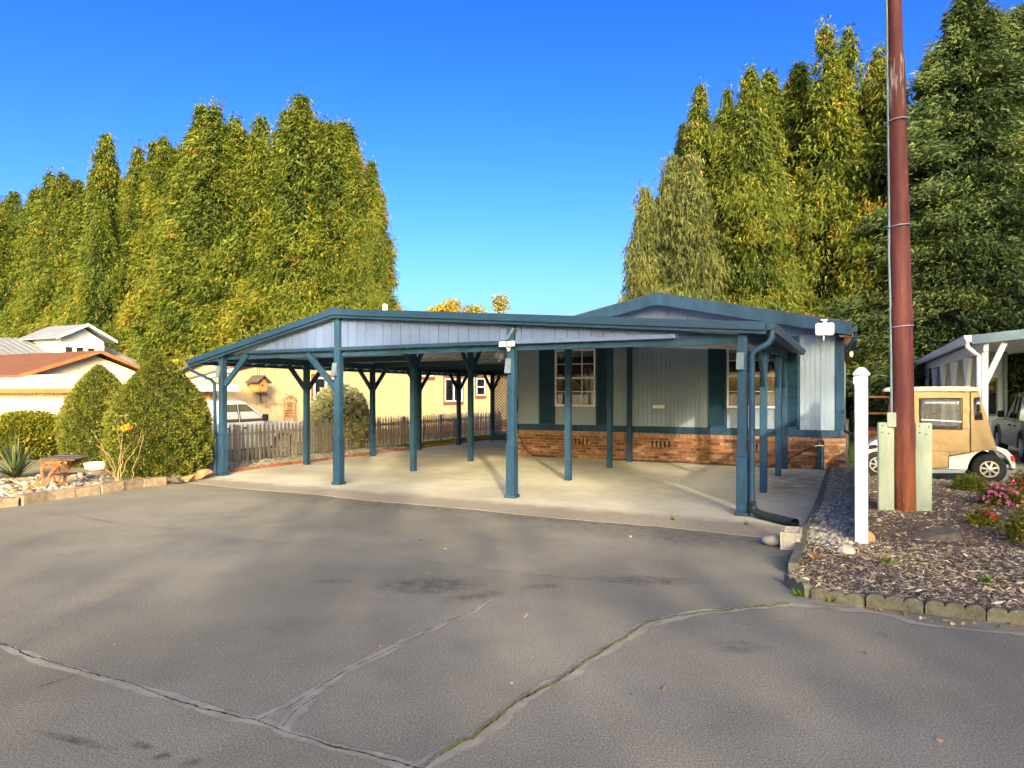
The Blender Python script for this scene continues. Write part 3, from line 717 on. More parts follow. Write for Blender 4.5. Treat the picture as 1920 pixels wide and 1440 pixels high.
# brick skirt
HBR = -0.13
skirt = MB().box((HL, HV - 0.045, -0.02), (HBR - 0.02, HV + 0.03, 0.70)).box((HBR - 0.15, HV + 0.03, -0.02), (HBR - 0.02, 29.9, 0.70)).build('brick_skirt', 'mortar', house)
bw, bh = 0.2235, 0.0755
bmesh_ = MB().box((-bw / 2 + .005, -0.02, .005), (bw / 2 - .005, 0.02, bh - .005))
ox, oy = ORG[house.name][:2]
me_b = []
for mt in ('brick', 'brick', 'brick_pale'):
    m_ = bpy.data.meshes.new('brick'); m_.from_pydata([v for v in bmesh_.v], [], bmesh_.f); m_.materials.append(M[mt]); me_b.append(m_)
nb = int((HBR - HL) / bw)
rb = random.Random(3)
for c in range(8):
    for i in range(nb):
        u = HL + (i + 0.5 + (0.5 if c % 2 else 0)) * bw
        if u + bw / 2 > HBR: continue
        o = bpy.data.objects.new('brick', me_b[rb.choice((0, 0, 0, 1, 1, 2))]); COL.objects.link(o); o.parent = skirt
        o.location = (u - ox, HV - 0.047 + rb.uniform(-.003, .003) - oy, 0.012 + c * bh); o.rotation_euler = (0, rb.uniform(-.008, .008), rb.uniform(-.01, .01))
cap = MB(); u = HL
while u < HBR - 0.05: cap.box((u + .003, HV - 0.085 + rb.uniform(-.003, .003), 0.622), (u + .062, HV - 0.0305, 0.716)); u += 0.066
co = cap.build('brick_cap', 'brick_pale', house); co['kind'] = 'stuff'
for px in (1088, 1240, 1402):
    for k in range(5):
        u = hu(px) + (k - 2) * 0.105
        MB().box((u - .018, HV - .0735, 0.385), (u + .018, HV - .05, 0.535)).build('vent_slot', 'vent_dark', house)
# roof, rake boards, gutter
b = MB()
for s_ in (-1, 1):
    ue = RU + s_ * 4.25
    b.prism([(RU, RZ), (ue, rake(ue)), (ue, rake(ue) - 0.05), (RU, RZ - 0.05)], 'v', 16.34, 30.4)
b.build('roof', 'roof_shingle', house)
for s_ in (-1, 1):
    ue = RU + s_ * 4.24
    MB().prism([(RU, RZ - 0.03), (ue, rake(ue) - 0.03), (ue, rake(ue) - 0.30), (RU, RZ - 0.31)], 'v', 16.30, 16.338).build('rake_board', 'blue_paint', house, bevel=0.004)
MB().box((HR + 0.0, 16.345, 2.93), (-0.04, 30.2, 2.955)).build('soffit', 'trim_brown', house)
MB().prism([(-0.02, 3.13), (0.085, 3.13), (0.085, 3.06), (0.06, 3.02), (-0.02, 3.02)], 'v', 16.36, 30.2).build('gutter', 'blue_metal', house, bevel=0.004)
MB().tube([(0.03, 16.6, 3.02), (0.03, 16.62, 2.93), (-0.10, 16.8, 2.72), (-0.215, 16.92, 2.60), (-0.215, 16.92, 1.05), (-0.16, 16.85, 0.86), (0.02, 16.7, 0.80)], 0.035, 8).build('downspout', 'blue_metal', house, smooth=True)
MB().tube([(-3.0, 24.0, 3.9), (-3.0, 24.0, 4.5)], 0.05, 8).build('vent_pipe', 'galvanised', house)

# white panel under the roof edge
dish = thing('antenna_panel', 'white rounded rectangular panel on a short bracket under the blue roof edge', 'antenna', *onv(1546, 615, 16.1)[:1], 16.1, 2.75)
u0, z0 = onv(1546.5, 617, 16.1)
b = MB(); pr = []
for cx_, cz_, a0 in ((.135, .085, 0), (-.135, .085, 90), (-.135, -.085, 180), (.135, -.085, 270)):
    for k in range(5): a = math.radians(a0 + k * 22.5); pr.append((u0 + cx_ + .05 * math.cos(a), z0 + cz_ + .05 * math.sin(a)))
b.prism(pr, 'v', 16.08, 16.11).build('panel', 'white_vinyl', dish, bevel=0.008)
MB().lathe((u0 + .02, 16.079, z0 - .005), [(.02, 0), (.02, -.015), (.01, -.02)], 12, 'v').build('knob', 'galvanised', dish)
MB().box((u0 - .03, 16.12, z0 + .1), (u0 + .03, 16.15, z0 + .19)).box((u0 - .085, 16.12, z0 + .191), (u0 + .055, 16.295, z0 + .215)).build('bracket', 'white_vinyl', dish)
MB().box((u0 - .035, 16.112, z0 - .24), (u0 + .0, 16.14, z0 - .125)).build('stem', 'white_paint', dish)

# lit porch lamp on the side wall
lamp = thing('porch_lamp', 'small lit porch lamp glowing under the eave of the pale grey house', 'lamp', -0.02, 18.6, 2.55)
bm_, nt_, out_ = _nt('lamp_glow'); e_ = nt_.nodes.new('ShaderNodeEmission'); e_.inputs[0].default_value = (1, 0.5, 0.12, 1); e_.inputs[1].default_value = 2.2
nt_.links.new(e_.outputs[0], out_.inputs[0]); M['lamp_glow'] = bm_
MB().lathe((-0.04, 18.6, 2.60), [(.015, 0), (.032, .03), (.034, .09), (.02, .12)], 12).build('bulb', 'lamp_glow', lamp, smooth=True)
MB().lathe((-0.04, 18.6, 2.731), [(.075, 0), (.06, .03), (.01, .06)], 12).box((-.27, 18.57, 2.76), (-.04, 18.63, 2.785)).build('lamp_shade', 'black_plastic', lamp)
pl = bpy.data.lights.new('porch_lamp_light', 'POINT'); pl.energy = 6; pl.color = (1, .65, .3); pl.shadow_soft_size = .05
plo = bpy.data.objects.new('porch_lamp_light', pl); plo.location = W(0.08, 18.6, 2.62); COL.objects.link(plo)

# tap on its blue board, hose and cable
tapu0, tapu1 = hu(1533), hu(1546)
tap = thing('garden_tap', 'brass garden tap and pipe on a blue board against the brick skirt', 'tap', (tapu0 + tapu1) / 2, HV - .1, 0)
MB().box((tapu0, HV - .125, 0.02), (tapu1, HV - .0865, 0.66)).build('board', 'blue_paint', tap, bevel=.004)
um = (tapu0 + tapu1) / 2
MB().tube([(um + .03, HV - .15, .04), (um + .03, HV - .15, .56)], .014, 8).lathe((um + .03, HV - .15, .2), [(.03, 0), (.03, .03)], 10).lathe((um + .03, HV - .15, .40), [(.03, 0), (.03, .03)], 10).build('pipe', 'galvanised', tap)
MB().tube([(um + .06, HV - .16, .54), (um - .03, HV - .18, .55), (um - .12, HV - .2, .53)], .02, 8).lathe((um - .02, HV - .18, .565), [(.012, 0), (.012, .04), (.035, .045), (.035, .055)], 10).build('tap_body', 'brass', tap)
hz = [(um - .12, HV - .2, .53), (um - .3, HV - .22, .44), (um - .6, HV - .22, .27), (um - .85, HV - .24, .12), (um - 1.05, HV - .28, .045), (um - 1.5, HV - .3, .04), (um - 2.2, HV - .27, .04), (um - 3.4, HV - .16, .04), (um - 5.0, HV - .14, .04)]
tag(MB().tube(hz, .011, 8).build('garden_hose', 'black_rubber', smooth=True), 'thin dark hose running from the tap along the foot of the brick', 'hose')
cz = [(HL - .03, HV - .06, 1.75), (HL - .02, HV - .13, 1.35), (HL + .0, HV - .13, 1.0), (HL + .10, HV - .14, .6), (HL + .25, HV - .16, .3), (HL + .42, HV - .2, .12), (HL + .62, HV - .22, .045), (HL + 1.2, HV - .2, .04)]
cb = thing('cable', 'black cable hanging in a loop at the left corner of the house', 'cable', HL, HV - .1, 0)
MB().tube(cz, .012, 8).build('cord', 'black_rubber', cb, smooth=True)
for k in range(3):
    MB().tube([(HL + .0 + .02 * k, HV - .10 - .02 * k + .0 * math.sin(a), 1.45 + .28 * math.cos(a)) if False else (HL - .02 + .07 * math.sin(a), HV - .09 - .025 * k, 1.4 + .26 * math.cos(a)) for a in np.linspace(0, 2 * math.pi, 20)], .013, 7).build('coil', 'black_rubber', cb, smooth=True)

# ================================================================== the carport
CV = 9.96
carport = thing('carport', 'blue open carport with gabled front on slim posts over the concrete slab', 'carport', -8.6, CV, 0)
UF = (-11.67, -8.6, -4.98, -1.38)
def ctop(u): return 3.26 - (0.218 * (-8.6 - u) if u < -8.6 else 0.0795 * (u + 8.6))
Z0 = 0.004
def post(u, v, ztop, w=0.115, sleeve=False, mat='blue_paint'):
    p = MB().box((u - w / 2, v - w / 2, Z0), (u + w / 2, v + w / 2, ztop)).build('post', mat, carport, bevel=0.006)
    if sleeve:
        s = w / 2 + 0.014
        MB().box((u - s, v - s, Z0 + .055), (u + s, v + s, 0.83)).build('post_sleeve', mat, p, bevel=0.006)
        MB().prism([(u - s - .012, .83), (u + s + .012, .83), (u + s + .008, .85), (u + w / 2 + .004, .885), (u - w / 2 - .004, .885), (u - s - .008, .85)], 'v', v - s - .01, v + s + .01).build('sleeve_trim', mat, p, bevel=0.004)
        MB().box((u - s - .02, v - s - .02, Z0), (u + s + .02, v + s + .02, Z0 + .054)).build('post_foot', mat, p, bevel=0.01)
    return p
def brace(u, v, z0, du, dv, z1):
    b = MB().bar((u + du * .06, v + dv * .06, z0), (u + du * .58, v + dv * .58, z1), 0.06, 0.10, up=(dv, -du, 0.001) if False else (0, 0, 1))
    return b.build('brace', 'blue_paint', carport, bevel=0.005)
VR = (CV, 12.38, 14.88)
post(UF[0], CV, 2.44, .12, True); post(UF[1], CV, ctop(UF[1]) - .17, .125, True); post(UF[2], CV, ctop(UF[2]) - .155, .125, True); post(UF[3], CV, ctop(UF[3]) - .155, .13, True)
MB().bar((UF[0] + .07, CV, 1.88), (UF[0] + .72, CV, 2.50), .06, .11).build('brace', 'blue_paint', carport, bevel=.005)
MB().bar((UF[1] - .08, CV, 1.80), (UF[1] - .76, CV, 2.47), .06, .11).build('brace', 'blue_paint', carport, bevel=.005)
for v in (12.38, 14.88, 17.1, 19.4, 21.75):
    post(UF[0], v, 2.36, .115)
    for s_ in (-1, 1): brace(UF[0], v, 1.82, 0, s_, 2.36)
for v in (12.38, 14.88):
    post(UF[1], v, 3.0, .115)
    for s_ in (-1, 1): brace(UF[1], v, 2.28, 0, s_, 2.92)
for v in (12.42, 14.95, 16.5): post(UF[2], v, ctop(UF[2]) - .16, .115)
for v in (12.42, 15.0, 16.5):
    post(UF[3], v, 2.46, .115)
    for s_ in (-1, 1):
        if v < 16 or s_ < 0: brace(UF[3], v, 1.86, 0, s_, 2.46)
# beams
MB().box((UF[0] - .05, CV + .062, 2.362), (UF[0] + .05, 22.1, 2.50)).build('beam', 'dark_beam', carport, bevel=.005)
MB().box((UF[1] - .05, CV + .07, 3.002), (UF[1] + .05, 22.1, 3.17)).build('beam', 'dark_beam', carport, bevel=.005)
MB().box((UF[2] - .06, CV + .07, ctop(UF[2]) - .158), (UF[2] + .06, 16.62, ctop(UF[2]) - .045)).build('beam', 'dark_beam', carport, bevel=.005)
MB().box((UF[3] - .05, CV + .072, 2.462), (UF[3] + .05, 16.62, 2.61)).build('beam', 'blue_paint', carport, bevel=.005)
for v in (12.38, 14.88, 17.1, 19.4, 21.75):
    MB().box((UF[0] + .06, v - .045, 2.42), (UF[1] - .06, v + .045, 2.54)).build('cross_beam', 'dark_beam', carport, bevel=.004)
MB().box((UF[2] + .07, 14.92, ctop(UF[2]) - .19), (UF[3] - .06, 15.0, ctop(UF[2]) - .165)).build('cable_tray', 'dark_beam', carport)
# front rail and gable boards
MB().box((-10.98, CV - .075, 2.50), (UF[1] - .07, CV + .02, 2.565)).build('front_rail', 'blue_metal', carport, bevel=.008)
MB().box((UF[1] + .07, CV - .075, 2.50), (UF[2] - .07, CV + .02, 2.565)).build('front_rail', 'blue_metal', carport, bevel=.008)
MB().box((UF[2] + .07, CV - .075, 2.50), (-2.3, CV + .02, 2.565)).build('front_rail', 'lavender_siding', carport, bevel=.008)
MB().box((-11.6, CV + .025, 2.40), (UF[3] - .072, CV + .06, 2.498)).build('front_beam', 'blue_paint', carport, bevel=.005)
MB().prism([(-2.29, 2.50), (UF[3] - .072, 2.50), (UF[3] - .072, ctop(UF[3]) - .157), (-2.29, ctop(-2.29) - .157)], 'v', CV + .02, CV + .05).build('end_board', 'blue_paint', carport)
u = -10.95
while u < -2.1:
    w = 0.198
    a, c = u + .004, min(u + w - .004, -2.06)
    za, zc = ctop(a) - .15, ctop(c) - .15
    if abs((a + c) / 2 - UF[1]) < 0.1 and za < zc: pass
    if max(za, zc) > 2.59:
        MB().prism([(a, 2.566), (c, 2.566), (c, max(zc, 2.568)), (a, max(za, 2.568))], 'v', CV + .002 + random.uniform(0, .003), CV + .018).build('siding_board', 'lavender_siding', carport)
    u += w
MB().prism([(-10.9, 2.57), (-8.6, 3.11), (-2.1, 2.60), (-2.1, 2.57)], 'v', CV + .022, CV + .05).build('gable_backing', 'dark_beam', carport)
# fascia in two steps following both slopes
for (ua, ub) in ((-12.48, -8.6), (-8.6, -1.06)):
    MB().prism([(ua, ctop(ua) + .012), (ub, ctop(ub) + .012), (ub, ctop(ub) - .105), (ua, ctop(ua) - .105)], 'v', CV - .19, CV - .155).build('fascia', 'blue_metal', carport, bevel=.006)
    MB().prism([(ua, ctop(ua) - .085), (ub, ctop(ub) - .085), (ub, ctop(ub) - .155), (ua, ctop(ua) - .155)], 'v', CV - .153, CV - .09).build('fascia_trim', 'blue_metal', carport, bevel=.006)
# roof pans
def pans(ua, ub, vend):
    b = MB(); wd = 0.405
    d = 0.012
    b.prism([(ua, ctop(ua) - .0), (ub, ctop(ub) - .0), (ub, ctop(ub) - .018), (ua, ctop(ua) - .018)], 'v', .004, wd - .004)
    b.prism([(ua, ctop(ua) - .0185), (ub, ctop(ub) - .0185), (ub, ctop(ub) - .06), (ua, ctop(ua) - .06)], 'v', .004, .03)
    o0 = b.build('roof_panel', 'roof_under', carport, org=None); me = o0.data
    dy = 0 - 0
    v = CV - .15; first = True
    base = o0.location.copy()
    while v < vend:
        o = o0 if first else o0.copy()
        if not first: COL.objects.link(o); o.parent = carport
        o.location = (base.x, base.y + v, base.z); first = False; v += wd
pans(-12.45, -8.605, 22.0)
pans(-8.595, -1.08, 16.35)
b = MB()
b.prism([(-8.75, 3.26 + .0), (-8.6, 3.30), (-8.45, 3.27), (-8.6, 3.275)], 'v', CV - .16, 22.2).build('ridge_cap', 'blue_metal', carport)
# gutters and downspouts
def gut(u, sg, v1):
    z = ctop(u)
    b = MB().prism([(u, z + .01), (u + sg * .11, z + .01), (u + sg * .115, z - .03), (u + sg * .08, z - .10), (u, z - .10)], 'v', CV - .17, v1)
    b.build('gutter', 'blue_metal', carport, bevel=.005)
gut(-1.055, 1, 16.45); gut(-12.485, -1, 22.1)
MB().prism([(-1.05, ctop(-1.05) - .02), (-1.32, ctop(-1.32) - .055), (-1.32, ctop(-1.32) - .07), (-1.05, ctop(-1.05) - .035)], 'v', CV - .1, 16.45).build('eave_soffit', 'dark_beam', carport)
zr = ctop(-1.0)
MB().tube([(-0.99, CV - .09, zr - .08), (-0.99, CV - .10, zr - .19), (-1.03, CV - .11, zr - .27), (-1.20, CV - .11, zr - .36), (-1.245, CV - .11, zr - .43), (-1.245, CV - .11, 1.3), (-1.245, CV - .11, 0.20)], .042, 10).build('downspout', 'blue_metal', carport, smooth=True)
zl = ctop(-12.5)
MB().tube([(-12.53, CV - .10, zl - .08), (-12.53, CV - .10, zl - .17), (-12.44, CV - .10, zl - .24), (-11.9, CV - .10, zl - .42), (-11.80, CV - .10, zl - .50), (-11.775, CV - .10, 1.0), (-11.775, CV - .10, 0.05)], .034, 8).build('downspout', 'blue_metal', carport, smooth=True)

# small lights hung on the front posts
for (u, lab) in ((UF[0], 'small grey light box on the leftmost front post of the carport'), (UF[1], 'small grey light box on the front post under the carport peak'),
                 (UF[2], 'small grey light box below the twin spotlight on the middle front post'), (UF[3], 'small grey light box on the front post beside the blue downspout')):
    du = -.02
    lt = MB().prism([(CV - .075 - .07, 2.03 + .0), (CV - .077, 2.03), (CV - .077, 2.27), (CV - .075 - .025, 2.27)], 'u', u - .05 + du, u + .05 + du).build('solar_light', 'awning_blue', bevel=.004)
    tag(lt, lab, 'light', 'solar lights on the carport posts')
sp = thing('spotlight', 'white twin head spotlight with solar panel high on the middle front post', 'spotlight', UF[2], CV - .1, 2.4)
for s_ in (-1, 1):
    MB().box((UF[2] - .02 + s_ * .075 - .065, CV - .17, 2.455), (UF[2] - .02 + s_ * .075 + .065, CV - .11, 2.545)).build('lamp_head', 'white_paint', sp, bevel=.015)
MB().box((UF[2] - .04, CV - .125, 2.42), (UF[2] + .02, CV - .07, 2.45)).lathe((UF[2], CV - .12, 2.38), [(.01, 0), (.025, .015), (.025, .035)], 10).build('sensor', 'white_paint', sp)
MB().bar((UF[2] - .02, CV - .10, 2.58), (UF[2] + .10, CV - .10, 2.75), .04, .11, up=(0, 1, 0)).build('solar_panel', 'awning_blue', sp, bevel=.004)
s2 = thing('spotlight', 'pale spotlight hanging under the roof left of the middle front post', 'spotlight', UF[2] - .35, 12.0, 2.6)
ub, zb = onv(937, 668, 12.0)
MB().box((ub - .09, 11.95, zb - .03), (ub - .005, 12.03, zb + .07)).box((ub + .005, 11.95, zb - .05), (ub + .09, 12.03, zb + .05)).build('lamp_head', 'white_paint', s2, bevel=.012)
MB().lathe((ub, 11.97, zb - .11), [(.015, 0), (.035, .02), (.03, .05)], 10).box((ub - .02, 11.97, zb + .051), (ub + .02, 12.01, ctop(ub) - .02)).build('mount', 'white_paint', s2)

# lattice screen at the back of the carport
lat = thing('lattice_screen', 'dark lattice screen between the last carport post and the house', 'lattice', -10.5, 21.75, 0)
b = MB(); u0, u1, z0, z1 = UF[0] + .07, -8.3, .1, 2.35
s_ = 0.11; k = -30
for k in range(-26, 40):
    for sg in (1, -1):
        pts = []
        for t in np.linspace(0, 6, 241):
            u = u0 + k * s_ + t * .7071 if sg > 0 else u1 - k * s_ - t * .7071
            z = z0 + t * .7071
            if u0 <= u <= u1 and z0 <= z <= z1: pts.append((u, z))
        if len(pts) > 1: b.bar((pts[0][0], 21.75 + .006 * sg, pts[0][1]), (pts[-1][0], 21.75 + .006 * sg, pts[-1][1]), .008, .034)
lo = b.build('lattice_strips', 'dark_beam', lat); lo['kind'] = 'stuff'
MB().box((u0, 21.71, .03), (u1, 21.79, .098)).build('bottom_rail', 'dark_beam', lat)
MB().box((u0, 21.71, 2.352), (u1, 21.79, 2.41)).build('top_rail', 'dark_beam', lat)

# corrugated drain at the foot of the right downspout, block and stone
dp = [(-1.245, CV - .11, .22), (-1.235, CV - .13, .14), (-1.19, CV - .18, .09), (-1.08, CV - .27, .07), (-0.90, CV - .42, .065), (-0.72, CV - .60, .065), (-.65, CV - .70, .075)]
P_, t_ = resample(np.array(dp), .012); rr_ = [.05 + (.008 if i % 2 else 0) for i in range(len(P_))]
tag(MB().tube([tuple(p) for p in P_], rr_, 12, False).build('drain_pipe', 'drain_black', smooth=False), 'black corrugated drain pipe at the foot of the blue downspout', 'pipe')
def ring_block():
    u, v = ong(1484, 1032); b = MB()
    x0, x1, y0, y1, h = -.20, .0, 0, .40, .195
    return u, v
ub, vb = ong(1481, 1033)
blk = thing('cinder_block', 'pale hollow concrete block beside the end of the black drain pipe', 'block', ub, vb, 0)
b = MB(); X0, X1, Y0, Y1 = ub - .10, ub + .10, vb - .0, vb + .39
zt = .20
for a, c, d, e in ((X0, X0 + .03, Y0, Y1), (X1 - .03, X1, Y0, Y1), (X0 + .0301, X1 - .0301, Y0, Y0 + .035), (X0 + .0301, X1 - .0301, Y1 - .035, Y1), (X0 + .0301, X1 - .0301, (Y0 + Y1) / 2 - .018, (Y0 + Y1) / 2 + .018)):
    b.box((a, d, .003), (c, e, zt))
b.build('block_shell', 'concrete_block', blk, bevel=.005)
MB().box((X0 + .031, Y0 + .036, .01), (X1 - .031, Y1 - .036, .06)).build('block_core', 'concrete_block', blk)
# ================================================================== right-hand side
def vinyl_post(u, v, z1, par, w=0.127):
    p = MB().box((u - w / 2, v - w / 2, 0.0), (u + w / 2, v + w / 2, z1 - .09)).build('post', 'white_vinyl', par, bevel=.006)
    s = w / 2 + .02
    b = MB().box((u - s, v - s, z1 - .0895), (u + s, v + s, z1 - .055))
    b.add([(u - s + .008, v - s + .008, z1 - .0545), (u + s - .008, v - s + .008, z1 - .0545), (u + s - .008, v + s - .008, z1 - .0545), (u - s + .008, v + s - .008, z1 - .0545), (u - .03, v - .03, z1), (u + .03, v - .03, z1), (u + .03, v + .03, z1), (u - .03, v + .03, z1)],
          [(0, 1, 2, 3), (4, 5, 6, 7), (0, 1, 5, 4), (1, 2, 6, 5), (2, 3, 7, 6), (3, 0, 4, 7)])
    b.build('post_cap', 'white_vinyl', p, bevel=.004)
    return p
vf = thing('vinyl_fence', 'white vinyl fence seen end on with a capped square post in front', 'fence', 0.075, 8.37, 0)
FU = 0.078
vp = [8.37, 10.75, 13.1, 15.45]
for v in vp: vinyl_post(FU, v, 1.985, vf)
for a, c in zip(vp[:-1], vp[1:]):
    MB().box((FU - .02, a + .066, .06), (FU + .02, c - .066, .16)).box((FU - .02, a + .066, 1.30), (FU + .02, c - .066, 1.38)).box((FU - .02, a + .066, 1.76), (FU + .02, c - .066, 1.84)).build('rail', 'white_vinyl', vf, bevel=.004)
    n = 14; w = (c - a - .132) / n
    for i in range(n):
        MB().box((FU - .011, a + .066 + i * w + .001, .161), (FU + .011, a + .066 + (i + 1) * w - .001, 1.299)).build('fence_board', 'white_vinyl', vf)
    b = MB(); h0, h1 = 1.381, 1.759
    k = a - .3
    while k < c:
        for sg in (1, -1):
            y0 = k if sg > 0 else k + (h1 - h0); y1 = k + (h1 - h0) if sg > 0 else k
            def clip(y, z): return y, z
            pts = [(y0 + (y1 - y0) * t, h0 + (h1 - h0) * t) for t in np.linspace(0, 1, 25)]
            pts = [p for p in pts if a + .068 <= p[0] <= c - .068]
            if len(pts) > 1: b.bar((FU + .004 * sg, pts[0][0], pts[0][1]), (FU + .004 * sg, pts[-1][0], pts[-1][1]), .006, .028)
        k += .10
    lo = b.build('lattice_strips', 'white_vinyl', vf); lo['kind'] = 'stuff'

# ---- steel utility pole between two boards
pu, pv = ong(1697, 969)
PXW, PYW = W(pu, pv)[:2]
pole = thing('utility_pole', 'rust red steel pipe pole with grey conduit rising out of the mulch bed', 'pole', pu, pv, 0)
lean = lambda z: (pu - 0.0205 * z * cu, pv - 0.0205 * z * su)     # leans a little to the left
prof = [(0.0, .138), (1.0, .139), (2.6, .140), (2.68, .146), (2.85, .146), (2.88, .137), (4.2, .128), (5.9, .117), (6.28, .115), (6.42, .092), (8.5, .088), (10.5, .084)]
b = MB(); zs = prof
b.tube([(*lean(z), z) for z, r in zs], [r for z, r in zs], 28).build('pipe', 'rust_pole', pole, smooth=True)
for z in (2.62, 4.0, 5.45): b2 = MB().tube([(lean(z)[0] + .155 * math.cos(a) * .97, lean(z)[1] + .155 * math.sin(a) * .97, z + .012 * math.cos(a)) for a in np.linspace(0, 2 * math.pi, 30)], .008, 6).build('band', 'galvanised', pole)
def cnd(z, o=.165): l = lean(z); return (l[0] - o * cu, l[1] - o * su, z)
MB().tube([cnd(1.2, .16)] + [cnd(z, .158 - .008 * (z - 1.2) + (.012 if 3.2 < z < 4 else 0)) for z in (1.6, 2.2, 3.0, 3.6, 4.2, 4.9, 5.6, 6.3, 7.2, 8.6)], .016, 10).build('conduit', 'awning_blue', pole, smooth=True)
c0 = cnd(1.36, .16)
MB().box((c0[0] - .055, c0[1] - .06, 1.24), (c0[0] + .055, c0[1] + .04, 1.44)).build('junction_box', 'pale_green_board', pole, bevel=.006)
# bare streaks of rust at the foot, grey primer under the reducer
pb = MB()
def board(px0, px1, pytop, lab, dz):
    k0, k1 = [(p - CX) / F for p in (px0, px1)]
    Z = PYW - 0.02
    uA, vA = UV(k0 * Z, Z); uB, vB = UV(k1 * Z, Z)
    zt = H - (pytop - HY) / F * Z
    th = .05; nx, ny = -(vB - vA), (uB - uA); ln = math.hypot(nx, ny); nx, ny = nx / ln * th, ny / ln * th
    t = thing('guard_post', lab, 'post', (uA + uB) / 2, (vA + vB) / 2, 0)
    MB().prism([(uA, vA), (uB, vB), (uB + nx, vB + ny), (uA + nx, vA + ny)], 'z', 0.0, zt).build('board', 'pale_green_board', t, bevel=.006)
    for i, (fx, fz) in enumerate(((.2, .05), (.22, .14), (.62, .16), (.8, .06))):
        uu, vv = uA + (uB - uA) * fx, vA + (vB - vA) * fx
        MB().lathe((uu - nx * .05, vv - ny * .05, zt - fz), [(.012, .0), (.012, .012)], 8).build('bolt', 'black_plastic', t)
board(1648, 1677, 792, 'pale green weathered board standing left of the rusty steel pole', 0)
board(1717, 1748, 793, 'pale green weathered board standing right of the rusty steel pole', 0)

# ---- golf cart
CVn = 15.45                                     # its near side
zc = lambda x, y: onv(1560 + .3056 * x, 560 + .3056 * y, CVn)
cart = thing('golf_cart', 'white golf cart with zipped tan canvas enclosure parked behind the steel pole', 'golf cart', zc(620, 1100)[0], CVn + .6, 0)
VF_ = CVn + 1.15
def arc(cx, cy, r, a0, a1, n=14): return [(cx + r * math.cos(math.radians(a)), cy - r * math.sin(math.radians(a))) for a in np.linspace(a0, a1, n)]
rear = [(560, 1046), (826, 1052)] + arc(968, 1062, 136, 176, 8) + [(1128, 1044), (1127, 1010), (1108, 962), (1075, 928), (1018, 910), (930, 918), (560, 930)]
MB().prism([zc(*p) for p in rear], 'v', CVn + .03, VF_ - .03).build('rear_body', 'cart_white', cart, bevel=.035, seg=3, smooth=True)
front = [(392, 1046)] + arc(283, 1046, 104, 2, 165) + [(196, 960), (208, 925), (240, 885), (300, 850), (420, 838), (430, 1046)]
MB().prism([zc(*p) for p in front], 'v', CVn + .05, VF_ - .05).build('front_cowl', 'cart_white', cart, bevel=.03, seg=3, smooth=True)
hl = MB().prism([zc(*p) for p in ((228, 900), (268, 895), (282, 905), (272, 922), (222, 926))], 'v', CVn + .038, CVn + .06).build('headlight', 'dark_glass', cart, bevel=.004)
MB().prism([zc(*p) for p in ((1095, 965), (1117, 962), (1126, 998), (1104, 1000))], 'v', CVn + .015, CVn + .05).build('tail_light', 'red_lens', cart, bevel=.006)
MB().prism([zc(*p) for p in ((1020, 1025), (1135, 1018), (1138, 1046), (1020, 1050))], 'v', CVn + .10, VF_ - .1).build('rear_bumper', 'galvanised', cart, bevel=.01)
MB().prism([zc(*p) for p in ((380, 1047), (826, 1053), (815, 1072), (385, 1072))], 'v', CVn + .02, VF_ - .02).build('rocker_panel', 'galvanised', cart, bevel=.006)
MB().prism([zc(*p) for p in ((330, 1073), (900, 1073), (900, 1088), (330, 1088))], 'v', CVn + .25, VF_ - .25).build('chassis', 'black_plastic', cart)
MB().box((zc(1120, 0)[0] - .02, CVn + .5, .24), (zc(1150, 0)[0], CVn + .65, .31)).build('tow_hitch', 'black_plastic', cart, bevel=.01)
def wheel(par, u, v0, v1, zc_, r, rr, rim='rim_metal', spokes=7, side=-1):
    hw = (v1 - v0)
    w = MB().lathe((u, v0, zc_), [(rr, .0 + .01), (r * .82, 0.0), (r * .95, .02), (r, .05), (r, hw - .05), (r * .95, hw - .02), (r * .82, hw), (rr, hw - .01)], 30, 'v').build('wheel', 'black_rubber', par, smooth=True)
    f = v0 if side < 0 else v1
    d = .012 if side < 0 else -.012
    MB().lathe((u, f, zc_), [(rr * .99, d), (rr * 1.0, d * -.3), (rr * .88, d * -.3), (rr * .82, d * 2.2)], 26, 'v').build('rim', rim, w, smooth=True)
    MB().lathe((u, f, zc_), [(rr * .86, d * 3.2), (rr * .86, d * 2.9)], 20, 'v').build('rim_back', 'black_plastic', w)
    b = MB()
    for k in range(spokes):
        a = 2 * math.pi * k / spokes + .3
        b.bar((u + .12 * rr * math.cos(a), f + d * .6, zc_ + .12 * rr * math.sin(a)), (u + .9 * rr * math.cos(a), f + d * 1.2, zc_ + .9 * rr * math.sin(a)), .22 * rr, .02, up=(0, 1, 0))
    b.lathe((u, f, zc_), [(rr * .22, d * 1.6), (rr * .22, d * -.2), (rr * .12, d * -.6)], 14, 'v')
    b.build('spokes', rim, w)
    return w
u_r, z_r = zc(968, 1062); u_f, z_f = zc(283, 1052)
for (u, z) in ((u_r, .28), (u_f, .28)):
    wheel(cart, u, CVn + .02, CVn + .24, z, .278, .155)
    wheel(cart, u, VF_ - .24, VF_ - .02, z, .278, .155, side=1)
